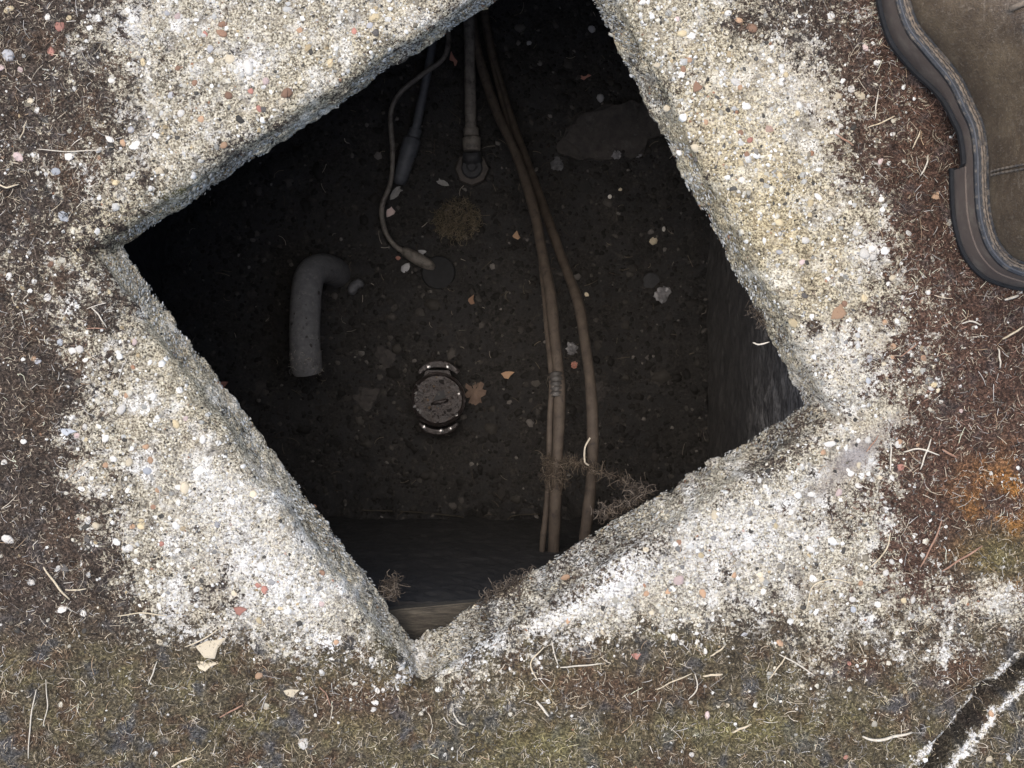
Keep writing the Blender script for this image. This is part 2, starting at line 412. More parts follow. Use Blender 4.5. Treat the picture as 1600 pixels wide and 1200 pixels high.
def height(x, y, moss=None, fine=True):
    if moss is None: moss = moss_at(x, y)
    h = .0022*vn(x, y, .085, 1)+.0012*vn(x, y, .021, 2)+moss*(.0012+.0016*vn(x, y, .008, 9))
    if fine: h = h+.0007*vn(x, y, .006, 3)+.0005*vn(x, y, .0028, 4)
    cd = crack_d(x, y)+.004*vn(x, y, .012, 6)
    h = h-.024*(1-sstep(.002, .011, cd))
    d = np.clip(quad_dist(x, y), 0, None)
    rn = RND*(1+.35*vn(x, y, .03, 8))
    q = np.clip(d, 0, rn)
    return h-(rn-np.sqrt(np.clip(rn*rn-(rn-q)**2, 0, None)))
def warp(x, y):
    fade = 1.0
    wx = .0015*vn(x, y, .035, 21)+.0013*vn(x, y, .010, 22)+.0008*vn(x, y, .004, 23)
    wy = .0015*vn(x, y, .035, 31)+.0013*vn(x, y, .010, 32)+.0008*vn(x, y, .004, 33)
    return x+wx*fade, y+wy*fade

def perim(q, t):
    """point on the quad's perimeter for t in 0..4, corners slightly rounded"""
    i = np.floor(t).astype(int) % 4; f = t-np.floor(t)
    return q[i]*(1-f)[:, None]+q[(i+1) % 4]*f[:, None]
NS = 1500
ts = np.linspace(0, 4, NS, endpoint=False)
A0 = perim(ARR, ts); B0 = perim(BOT, ts)
k = np.ones(13)/13
for arr_ in (A0, B0):
    for ax in range(2):
        arr_[:, ax] = np.convolve(np.concatenate([arr_[-6:, ax], arr_[:, ax], arr_[:6, ax]]), k, 'valid')
rad = A0-CEN; rl = np.hypot(rad[:, 0], rad[:, 1])[:, None]; rad = rad/rl
rows = []; kinds = []
for off, zu in ((1.2, -1.0), (.75, -TH-.006), (.2, -TH-.006), (.05, -TH-.006), (.02, -TH-.006)):       # underside; outermost ring dropped as an unseen skirt to stop light leaks
    rows.append(np.c_[B0+rad*off, np.full(NS, zu)])
NI = 26
arc = ts*0.45
for i in range(NI+1):                                                        # inner face, from the lower edge up
    f = i/NI; p = B0*(1-f)+A0*f; z = -TH*(1-f)-RND*f
    nrm = -rad
    dj = .0022*vn(arc, np.full(NS, z), .014, 41)+.0012*vn(arc, np.full(NS, z), .005, 42)+.0005*vn(arc, np.full(NS, z), .0024, 44)
    if i == 0: dj = dj-.004*np.abs(vn(arc, arc*0, .006, 43))
    if i == 1: dj = dj-.0015*np.abs(vn(arc, arc*0, .006, 43))
    zz = z + (.003*vn(arc, arc*0, .01, 45) if i == 0 else 0)
    rows.append(np.c_[p+nrm*dj[:, None], np.full(NS, zz)])
top_start = len(rows); r = 0.0; step = .0007
while r < 1.5:
    r += step; step *= 1.030 if r < .015 else (1.010 if r < .50 else 1.14)
    p = A0+rad*r
    rows.append(np.c_[p, height(p[:, 0], p[:, 1])])
V = np.concatenate(rows); NR = len(rows)
V[:, 0], V[:, 1] = warp(V[:, 0], V[:, 1])
ii, jj = np.meshgrid(np.arange(NR-1), np.arange(NS), indexing='ij'); j2 = (jj+1) % NS
F = np.stack([ii*NS+jj, (ii+1)*NS+jj, (ii+1)*NS+j2, ii*NS+j2], -1).reshape(-1, 4)
me = mesh_np('concrete_slab', V, [F])
mo = moss_at(V[:, 0], V[:, 1]); li = lime_at(V[:, 0], V[:, 1])
inner = np.repeat(np.arange(NR) < top_start, NS)
STAIN = np.array([.40, .22, .52, .12])
def stain_at(t, z): return np.clip(np.interp(t % 4, [0, .45, .5, .95, 1.05, 1.5, 1.9, 2.05, 2.5, 2.95, 3.05, 3.5, 3.95, 4], [.4, .42, .40, .3, .25, .22, .25, .5, .45, .5, .2, .08, .12, .4])+.25*vn(t*.45, z, .03, 51)+.12*vn(t*.45, z, .008, 52), 0, 1)
TT = np.tile(ts, NR)
lipd = np.clip(quad_dist(V[:, 0], V[:, 1]), 0, None)
lip = stain_at(TT, V[:, 2])
mo = np.where(inner, lip, np.maximum(mo, lip*.8*(1-sstep(.010, .024, lipd)))); li = np.where(inner, li*.3, li)
def soil_col(x, y):
    px, py = to_px(x, y); n = len(np.atleast_1d(px))
    w = lambda m: np.clip(m, 0, 1)[:, None]
    c = np.tile(np.array([[.044, .033, .025]]), (n, 1))
    def over(m, col):
        nonlocal c
        c = c*(1-w(m))+np.array(col)*w(m)
    n1 = .7*vn(x, y, .022, 161)+.5*vn(x, y, .009, 162)+.4*vn(x, y, .004, 171); n2 = .7*vn(x, y, .018, 163)+.5*vn(x, y, .008, 164)+.4*vn(x, y, .0038, 172); n3 = .7*vn(x, y, .020, 165)+.5*vn(x, y, .008, 166)+.4*vn(x, y, .004, 173)
    over(sstep(.1, .6, n1)*.6, (.062, .040, .026))
    over(sstep(1230, 1420, px)*(1-sstep(900, 1000, py)), (.058, .034, .024))
    bot = sstep(930, 1060, py+30*n1)
    over(bot, (.070, .058, .036)); over(bot*sstep(-.1, .8, n2)*.8, (.098, .084, .042)); over(bot*sstep(.0, .8, n3)*.8, (.058, .036, .023))
    over(sstep(.25, .75, .7*vn(x, y, .016, 167)+.5*vn(x, y, .007, 168)+.3*vn(x, y, .0035, 174))*(.3+.45*bot), (.056, .058, .061))
    over(gauss(x, y, [(1575, 790, 75, 75, 0, 1.2), (1590, 880, 40, 40, 0, .6)])*sstep(-.25, .55, n2), (.17, .080, .024))
    over(gauss(x, y, [(560, 1090, 90, 35, 0, .8), (950, 1075, 130, 30, 0, .7), (1350, 1040, 60, 25, 0, .8), (1490, 1050, 60, 50, 0, .7)]), (.060, .034, .022))
    over(gauss(x, y, [(1560, 870, 60, 40, 0, .7), (850, 1160, 120, 30, 0, .6), (1150, 1140, 130, 30, 0, .6), (275, 300, 40, 14, -35, .9), (460, 210, 160, 9, -33, .6)]), (.115, .102, .044))
    over((1-sstep(.004, .010, crack_d(x, y)+.0045*vn(x, y, .012, 6)))*.85, (.020, .018, .017))
    return c*1.30
def tint_at(x, y):
    px, py = to_px(x, y)
    return np.clip(.25+.55*sstep(950, 1120, py)*(1-.5*sstep(1200, 1500, px))+.45*vn(x, y, .05, 61)-.3*sstep(1350, 1500, px)*(1-sstep(850, 1000, py)), 0, 1)
set_attr(me, 'moss', mo*(1-.8*grey_at(V[:, 0], V[:, 1]))); set_attr(me, 'lime', li); set_attr(me, 'cream', gauss(V[:, 0], V[:, 1], [(1180, 300, 110, 260, -25, 1), (1250, 480, 120, 120, 0, .6), (960, 60, 80, 80, 0, .5), (200, 360, 120, 60, 0, .6), (330, 560, 120, 160, -40, .35), (560, 120, 240, 90, -33, .35)])); set_attr(me, 'grey', grey_at(V[:, 0], V[:, 1])); set_attr(me, 'tint', tint_at(V[:, 0], V[:, 1])); set_col(me, 'soilcol', soil_col(V[:, 0], V[:, 1]))
slab = tag(link_mesh('concrete_slab', me, M['slab']), 'weathered aggregate concrete slab with a square opening', kind='structure')

# ground beyond the slab, to the horizon
g = 400; bm = bmesh.new()
n = 64; ring = []
for r_, z_ in ((1.35, -.03), (1.6, -.012), (3, -.02), (8, -.03), (30, -.05), (400, -.05)):
    ring.append([bm.verts.new((CEN[0]+r_*math.cos(2*math.pi*k/n), CEN[1]+r_*math.sin(2*math.pi*k/n), z_)) for k in range(n)])
for a, b in zip(ring[:-1], ring[1:]):
    for k in range(n): bm.faces.new((a[k], b[k], b[(k+1) % n], a[(k+1) % n]))
me = bpy.data.meshes.new('ground'); bm.to_mesh(me); bm.free()
tag(link_mesh('ground', me, M['ground']), kind='structure')

# ------------------------------------------------------------------ exposed grains of the concrete
DOME = np.array([[math.cos(a), math.sin(a), -.35] for a in np.linspace(0, 2*math.pi, 6, endpoint=False)] +
                [[.78*math.cos(a+.5), .78*math.sin(a+.5), .42] for a in np.linspace(0, 2*math.pi, 6, endpoint=False)] + [[0, 0, .78]])
DQ = np.array([[k, (k+1) % 6, 6+(k+1) % 6, 6+k] for k in range(6)]); DT = np.array([[6+k, 6+(k+1) % 6, 12] for k in range(6)])
def domes(name, pos, nrm, size, cols, mat, parent=None, flat=(.22, .6)):
    n = len(pos); T = np.repeat(DOME[None], n, 0)
    T = T*(1+rng.uniform(-.34, .34, (n, 13, 1)))
    T[:, :, 0] *= rng.uniform(.75, 1.35, n)[:, None]; T[:, :, 2] *= rng.uniform(*flat, n)[:, None]
    a = rng.uniform(0, 2*math.pi, n); ca, sa = np.cos(a)[:, None], np.sin(a)[:, None]
    x = T[:, :, 0]*ca-T[:, :, 1]*sa; y = T[:, :, 0]*sa+T[:, :, 1]*ca; z = T[:, :, 2]
    up = nrm; ref = np.where(np.abs(up[:, 2:3]) > .9, np.array([[1., 0, 0]]), np.array([[0, 0, 1.]]))
    tx = np.cross(ref, up); tx /= np.linalg.norm(tx, axis=1, keepdims=True); ty = np.cross(up, tx)
    W = pos[:, None]+size[:, None, None]*(x[..., None]*tx[:, None]+y[..., None]*ty[:, None]+z[..., None]*up[:, None])
    off = (np.arange(n)*13)[:, None, None]
    me = mesh_np(name, W.reshape(-1, 3), [(DQ[None]+off).reshape(-1, 4), (DT[None]+off).reshape(-1, 3)])
    set_col(me, 'Col', np.repeat(cols, 13, 0))
    return tag(link_mesh(name, me, mat, parent), kind='stuff')
PAL = np.array([(.79, .775, .71), (.62, .58, .47), (.40, .39, .345), (.46, .36, .21), (.36, .20, .12), (.07, .065, .055), (.24, .21, .155)])
def grain_cols(n, p): 
    c = PAL[rng.choice(7, n, p=p)]; return np.clip(c*rng.uniform(.55, 1.08, (n, 1)), 0, .85)
XL, YL = .47, .37
N = 150000
x = rng.uniform(-XL, XL, N); y = rng.uniform(-YL, YL, N)
d = quad_dist(x, y); mo = moss_at(x, y); dens = (.5+.5*vn(x, y, .012, 71))*(.18+.95*sstep(-.45, .45, vn(x, y, .028, 73)+.5*vn(x, y, .009, 74)))*1.25
keep = (d > .001) & (rng.uniform(0, 1, N) < (.012+.08*np.clip(vn(x, y, .02, 72), 0, 1)**2*(mo > .5)+(.40*(1-mo)**1.3)*(1-.85*grey_at(x, y)))*(.45+.9*dens))
x, y, mo, d = x[keep], y[keep], mo[keep], d[keep]; n = len(x)
size = np.clip(rng.lognormal(math.log(.00086), .5, n), .0005, .0034)
h = height(x, y, mo)
e = .0008
nx = -(height(x+e, y, mo, False)-height(x-e, y, mo, False))/(2*e); ny = -(height(x, y+e, mo, False)-height(x, y-e, mo, False))/(2*e)
nr = np.c_[nx, ny, np.ones(n)]; nr /= np.linalg.norm(nr, axis=1, keepdims=True)
wx, wy = warp(x, y)
cols = grain_cols(n, [.42, .22, .10, .03, .015, .115, .10])
li = lime_at(x, y)[:, None]*(rng.uniform(0, 1, (n, 1)) < .6); cols = cols*(1-li*.6)+np.array([.84, .83, .80])*li*.6
domes('aggregate_grains', np.c_[wx, wy, h], nr, size, cols, M['grain'], slab)
# grains showing on the sides of the opening
n = 13000
t = rng.uniform(0, 4, n); f = rng.uniform(.02, 1, n); pa = perim(ARR, t); pb = perim(BOT, t); p = pb*(1-f)[:, None]+pa*f[:, None]
z = -TH*(1-f)-RND*f; rdir = p-CEN; rdir /= np.linalg.norm(rdir, axis=1, keepdims=True)
px_, py_ = warp(p[:, 0], p[:, 1])
domes('edge_grains', np.c_[px_, py_, z], np.c_[-rdir, np.full(n, .05)]/np.linalg.norm(np.c_[-rdir, np.full(n, .05)], axis=1, keepdims=True),
      np.clip(rng.lognormal(math.log(.0009), .4, n), .0005, .0026), grain_cols(n, [.36, .27, .14, .04, .02, .07, .10])*(1-.75*stain_at(t, z))[:, None], M['grain'], slab)

# ------------------------------------------------------------------ fibres (moss, dead grass)
def fibres(name, base, length, rad, cols, mat, curl=1.6, lift=(.1, .5), K=3, parent=None, kind='stuff', dirs=None):
    n = len(base); a = rng.uniform(0, 2*math.pi, n) if dirs is None else dirs
    el = rng.uniform(lift[0], lift[1], n); turn = rng.normal(0, curl, n)/K; drop = rng.uniform(.2, .9, n)/K
    pts = [base]; tang = []
    for kk in range(K):
        dvec = np.c_[np.cos(a)*np.cos(el), np.sin(a)*np.cos(el), np.sin(el)]
        pts.append(pts[-1]+dvec*(length/K)[:, None]); tang.append(dvec); a = a+turn; el = el-drop
    tang.append(tang[-1]); pts = np.stack(pts, 1); tang = np.stack(tang, 1)
    u = np.cross(tang, np.array([0., 0, 1.])); u /= np.maximum(np.linalg.norm(u, axis=2, keepdims=True), 1e-6); w = np.cross(tang, u)
    rr = rad[:, None]*np.linspace(1, .55, K+1)[None]
    W = np.stack([pts+(u*math.cos(q)+w*math.sin(q))*rr[..., None] for q in (1.57, 3.67, 5.76)], 2)      # n,K+1,3,3
    idx = np.arange(n*(K+1)*3).reshape(n, K+1, 3)
    Q = [np.stack([idx[:, i, s], idx[:, i, (s+1) % 3], idx[:, i+1, (s+1) % 3], idx[:, i+1, s]], -1) for i in range(K) for s in range(3)]
    me = mesh_np(name, W.reshape(-1, 3), [np.concatenate(Q)])
    set_col(me, 'Col', np.repeat(cols, (K+1)*3, 0))
    return tag(link_mesh(name, me, mat, parent), kind=kind)
def fibre_cols(x, y, n, pale):
    px, py = to_px(x, y); u = rng.uniform(0, 1, n); c = np.empty((n, 3))
    c = soil_col(x, y)*rng.choice([.8, 1.7, 2.8, 4.2], n, p=[.28, .30, .26, .16])[:, None]
    straw = np.array([.56, .47, .34]); gr = np.array([.42, .39, .35])
    s = u < pale; c[s] = straw
    s = rng.uniform(0, 1, n) < pale*.35; c[s] = gr
    return np.clip(c*rng.uniform(.6, 1.35, (n, 1))*np.clip(.75+.75*vn(x, y, .0065, 66)+.3*vn(x, y, .02, 67), .2, 1.6)[:, None], 0, .8)
N = 170000
x = rng.uniform(-XL, XL, N); y = rng.uniform(-YL, YL, N); mo = moss_at(x, y)
keep = (quad_dist(x, y) > .002) & (rng.uniform(0, 1, N) < np.clip(mo*1.25-.18, .012, 1)*.62*(.55+.6*(.5+.5*vn(x, y, .02, 81))))
x, y, mo = x[keep], y[keep], mo[keep]; n = len(x)
wx, wy = warp(x, y)
fibres('moss', np.c_[wx, wy, height(x, y, mo)+.0002], rng.uniform(.0022, .0065, n), rng.uniform(.00017, .00036, n), fibre_cols(x, y, n, .22), M['fiber'], 2.2, (.15, 1.1), 2)
N = 30000
x = rng.uniform(-XL, XL, N); y = rng.uniform(-YL, YL, N); mo = moss_at(x, y)
keep = (quad_dist(x, y) > .002) & (rng.uniform(0, 1, N) < mo*(.25+.75*sstep(-.4, .5, vn(x, y, .018, 83))))
x, y, mo = x[keep], y[keep], mo[keep]; n = len(x); wx, wy = warp(x, y)
fibres('moss_stems', np.c_[wx, wy, height(x, y, mo)+.0014], np.clip(rng.lognormal(math.log(.0062), .4, n), .003, .016), rng.uniform(.00016, .00036, n), fibre_cols(x, y, n, .36), M['fiber'], 1.2, (.05, .6))
N = 2600
x = rng.uniform(-XL, XL, N); y = rng.uniform(-YL, YL, N); mo = moss_at(x, y)
keep = (quad_dist(x, y) > .002) & (rng.uniform(0, 1, N) < np.clip(mo, .03, 1))
x, y, mo = x[keep], y[keep], mo[keep]; n = len(x); wx, wy = warp(x, y)
cc = np.array([(.58, .50, .38), (.66, .60, .50), (.42, .30, .19), (.50, .47, .42)])[rng.integers(0, 4, n)]*rng.uniform(.6, 1.15, (n, 1))
fibres('dry_grass_litter', np.c_[wx, wy, height(x, y, mo)+.0018], np.clip(rng.lognormal(math.log(.0075), .5, n), .003, .026), rng.uniform(.00018, .00042, n), cc, M['fiber'], .8, (0, .25))

# ------------------------------------------------------------------ stones set in the concrete
def pebble_mesh(name, seed, chip=False):
    rs = np.random.default_rng(seed); ns = 8; V = []
    prof = [(.92, -.4), (1.0, .1), (.72, .55)] if not chip else [(.95, -.4), (1.0, .25), (.8, .42)]
    lob = 1+rs.uniform(-.16, .16, ns) if not chip else np.array([1.25, .75, .8, 1.2, .72, .78, 1.15, .7])*(1+rs.uniform(-.15, .15, ns))
    for (r, z) in prof:
        for k in range(ns):
            a = 2*math.pi*k/ns; V.append((r*lob[k]*math.cos(a), r*lob[k]*math.sin(a), z+rs.uniform(-.06, .06)))
    V.append((rs.uniform(-.1, .1), rs.uniform(-.1, .1), .68 if not chip else .46)); F = []
    for i in range(2):
        for k in range(ns): F.append((i*ns+k, i*ns+(k+1) % ns, (i+1)*ns+(k+1) % ns, (i+1)*ns+k))
    for k in range(ns): F.append((2*ns+k, 2*ns+(k+1) % ns, 3*ns))
    me = bpy.data.meshes.new(name); me.from_pydata(V, [], F); me.update()
    me.polygons.foreach_set('use_smooth', [not chip]*len(me.polygons))
    me.materials.append(M['st_white'])
    return me
STN = 0
PEB = [pebble_mesh('pebble', 100+i) for i in range(7)]; CHIP = [pebble_mesh('chip', 200+i, True) for i in range(5)]
def put_stone(name, px, py, r, col, parent=None, sx=1.0, rot=None, z=None, chip=False, lift=0.0, flat=None):
    p = P(px, py, z or 0.0)
    if z is None: p.z = float(height(np.array([p.x]), np.array([p.y]))[0])
    s = r*(CAM_H-p.z)/FPX
    o = bpy.data.objects.new(name, random.choice(CHIP if chip else PEB)); C.objects.link(o)
    o.material_slots[0].link = 'OBJECT'; o.material_slots[0].material = M['st_'+col]
    fl = flat if flat else random.uniform(.45, .8)
    o.scale = (s*sx, s/math.sqrt(sx), s*fl); o.location = p+Vector((0, 0, s*fl*(-.12+lift)))
    o.rotation_euler = (random.uniform(-.2, .2), random.uniform(-.2, .2), math.radians(rot) if rot is not None else random.uniform(0, 6.28))
    if parent: o.parent = parent
    return o
ST = """95 42 9 red;80 82 7 red;77 27 6 white;17 17 7 yellow;110 30 5 yellow;15 87 11 grey;33 110 5 pink;280 48 5 white;348 38 7 brown;347 52 7 brown;320 53 5 red;360 93 9 cream;
388 105 11 white;305 130 5 brown;176 127 6 white;392 143 5 red;315 187 6 orange;350 227 6 orange;108 245 8 white;88 268 9 blue;28 245 9 pink;250 267 8 cream;202 277 5 white;100 340 9 blue;
155 247 5 orange;45 157 7 cream;3 107 6 pink;57 172 5 white;448 145 9 brown;585 27 8 yellow;553 48 5 red;587 50 6 dark;415 127 6 pink;412 171 5 dark;468 47 5 orange;405 170 5 red;440 160 5 cream;
1155 32 6 orange;1175 45 9 brown;1138 20 6 white;1066 52 7 yellow;1080 55 7 white;1030 98 6 cream;1077 93 5 orange;1068 108 6 brown;1150 127 7 white;1158 136 5 orange;1046 162 6 cream;
1103 190 5 orange;1173 218 5 red;1158 206 5 brown;1168 240 5 brown;1090 228 8 cream;1065 233 5 white;1093 243 6 dark;1331 137 7 white;1346 148 8 cream;1311 150 6 cream;1352 75 6 pink;1370 98 5 white;
1308 205 5 white;1375 252 5 pink;1378 328 5 white;1336 363 6 white;1418 365 5 white;1265 318 6 yellow;1217 348 7 yellow;1218 275 5 yellow;1258 376 7 white;1350 396 9 white;1412 422 5 white;1362 388 7 white;
75 465 7 white;15 432 6 white;95 535 6 blue;125 546 7 white;113 548 7 white;134 562 5 white;60 565 6 grey;133 667 5 white;133 687 5 yellow;165 685 6 white;202 722 7 cream;228 698 5 orange;235 719 6 orange;
230 735 8 blue;290 762 9 cream;198 617 5 orange;190 640 8 white;275 663 7 yellow;238 620 7 white;240 792 5 brown;128 748 6 cream;128 764 5 white;165 727 5 orange;7 722 6 white;38 690 5 white;168 456 6 yellow;
80 413 6 brown;318 686 6 white;247 766 5 orange;280 610 6 white;137 813 6 white;150 822 7 cream;181 847 7 white;48 910 6 white;207 823 5 orange;100 888 7 dark;130 958 6 white;252 850 5 red;404 1056 7 orange;
525 1004 5 orange;555 1070 5 white;590 1080 5 white;599 1078 4 white;586 1098 5 white;583 1109 5 white;433 1017 4 white;467 1060 4 white;500 897 6 brown;414 921 6 red;404 914 5 red;405 970 5 yellow;438 950 4 yellow;
1060 907 9 pink;1053 995 7 white;1064 1002 5 white;1100 1015 5 white;1043 924 5 orange;1010 927 5 orange;885 908 6 orange;1095 868 6 yellow;1082 1180 5 white;1146 898 5 orange;1170 853 6 white;1098 927 6 orange;
1271 905 7 white;1345 912 5 orange;1332 937 6 white;1334 953 6 blue;1412 938 5 yellow;1427 938 6 white;1394 878 5 white;1402 990 4 white;1327 1037 4 red;1320 1182 4 red;1395 541 6 orange;1394 558 4 orange;
1381 568 4 cream;1350 466 6 yellow;1383 503 5 orange;1286 707 5 orange;1455 607 5 white;1465 610 4 cream;1471 628 4 white;1503 642 4 pink;1523 627 4 white;1405 690 5 orange;1435 694 4 orange;1408 730 6 red;
1310 770 6 pink;1268 772 6 white;1357 595 5 blue;1326 735 4 white;1260 840 5 white;1145 822 5 white;1235 800 5 white;1190 905 5 cream;1055 850 5 white;1218 870 5 white;975 875 6 white;1010 860 5 cream"""
for it in ST.replace('\n', '').split(';'):
    a = it.split()
    put_stone('stone', float(a[0]), float(a[1]), float(a[2])*.95, a[3], slab, sx=random.uniform(.85, 1.35))
cnt = 0
while cnt < 95:
    px_, py_ = random.uniform(-20, 1620), random.uniform(-20, 1220); p = P(px_, py_)
    if float(quad_dist(np.array([p.x]), np.array([p.y]))[0]) < .012: continue
    if float(moss_at(np.array([p.x]), np.array([p.y]))[0]) > .6 and random.random() < .93: continue
    put_stone('stone', px_, py_, random.uniform(4.2, 6.5), random.choices(['white', 'cream', 'grey', 'orange', 'brown', 'yellow', 'pink', 'dark'], [40, 20, 12, 8, 5, 5, 5, 5])[0], slab, sx=random.uniform(.8, 1.4)); cnt += 1

# loose stones and chips lying on the concrete
LOOSE = [
 ('stone_chip', 1310, 488, 13, 'orange', 1.15, 80, True, 'triangular orange brown stone chip beside the right corner of the opening', 'stone'),
 ('stone_chip', 1243, 503, 9, 'yellow', 1.3, 20, True, 'ochre yellow stone chip next to a dark moss tuft at the right edge', 'stone'),
 ('stone_chip', 327, 1012, 18, 'cream', 1.25, 30, True, 'large flat cream chip lying on moss below the left side', 'stone'),
 ('stone_chip', 320, 1039, 11, 'cream', 1.5, 5, True, 'smaller cream chip just below the large cream chip', 'stone'),
 ('brick_chip', 374, 954, 9, 'red', 1.2, 10, True, 'bright red brick chip on white concrete at lower left', 'brick chip'),
 ('pebble', 474, 1162, 9, 'white', 1.0, 0, False, 'round white pebble in the moss near the bottom edge', 'pebble'),
 ('pebble', 12, 843, 8, 'white', 1.4, 150, False, 'white oval pebble at the left edge on brown moss', 'pebble'),
 ('pebble', 454, 1083, 9, 'cream', 1.2, 20, True, 'tan angular pebble in brown moss below the opening', 'pebble'),
 ('stone_chip', 97, 951, 8, 'white', 1.7, 50, True, 'slim white chip at the end of a straight straw at lower left', 'stone'),
 ('brick_chip', 993, 1023, 6, 'red', 1.2, 20, True, 'small pinkish red chip in dark moss below the white lime patch', 'brick chip'),
 ('stone_chip', 1462, 307, 7, 'orange', 1.1, 60, True, 'small orange chip in dark moss left of the boot heel', 'stone'),
 ('stone_chip', 1090, 136, 9, 'brown', 1.1, 100, True, 'red brown triangular stone on pale concrete at the upper right side', 'stone'),
 ('pebble', 1297, 694, 7, 'white', 1.6, 15, False, 'white oval pebble by the right corner of the opening', 'pebble'),
 ('stone_chip', 105, 674, 8, 'blue', 1.6, 0, True, 'blue white flake on the dark moss at the left', 'stone')]
for (nm, px_, py_, r_, col, sx, rot, chip, lab, cat) in LOOSE:
    tag(put_stone(nm, px_, py_, r_, col, None, sx, rot, None, chip, .25, .5), lab, cat)
#NEXT
# ------------------------------------------------------------------ dry stems lying on the moss
def stem(pts, r, mat, label, name='dry_grass_stem', lift=.0032):
    q = []
    for (px_, py_) in pts:
        p = P(px_, py_); p.z = float(height(np.array([p.x]), np.array([p.y]), None, False)[0])+lift; q.append(p)
    q = catmull(q, 5)
    for i, p in enumerate(q): p.z += .0008*math.sin(i*1.1)
    n = len(q); r = r*.85; o = tube(name, q, [r*(.7+.5*math.sin(math.pi*(i+.6)/n)) for i in range(n)], mat, None, 5)
    return tag(o, label, 'dry stem', 'dry stems lying on the slab')
M['straw'] = simple('pale_straw', (.42, .34, .22), (.62, .53, .38), 300, .8, .3, .0004)
M['strawwhite'] = simple('bleached_straw', (.44, .39, .30), (.62, .56, .46), 300, .8, .3, .0004)
M['twig'] = simple('brown_twig', (.20, .11, .07), (.36, .22, .15), 300, .85, .4, .0005)
S1, S2, S3 = M['straw'], M['strawwhite'], M['twig']
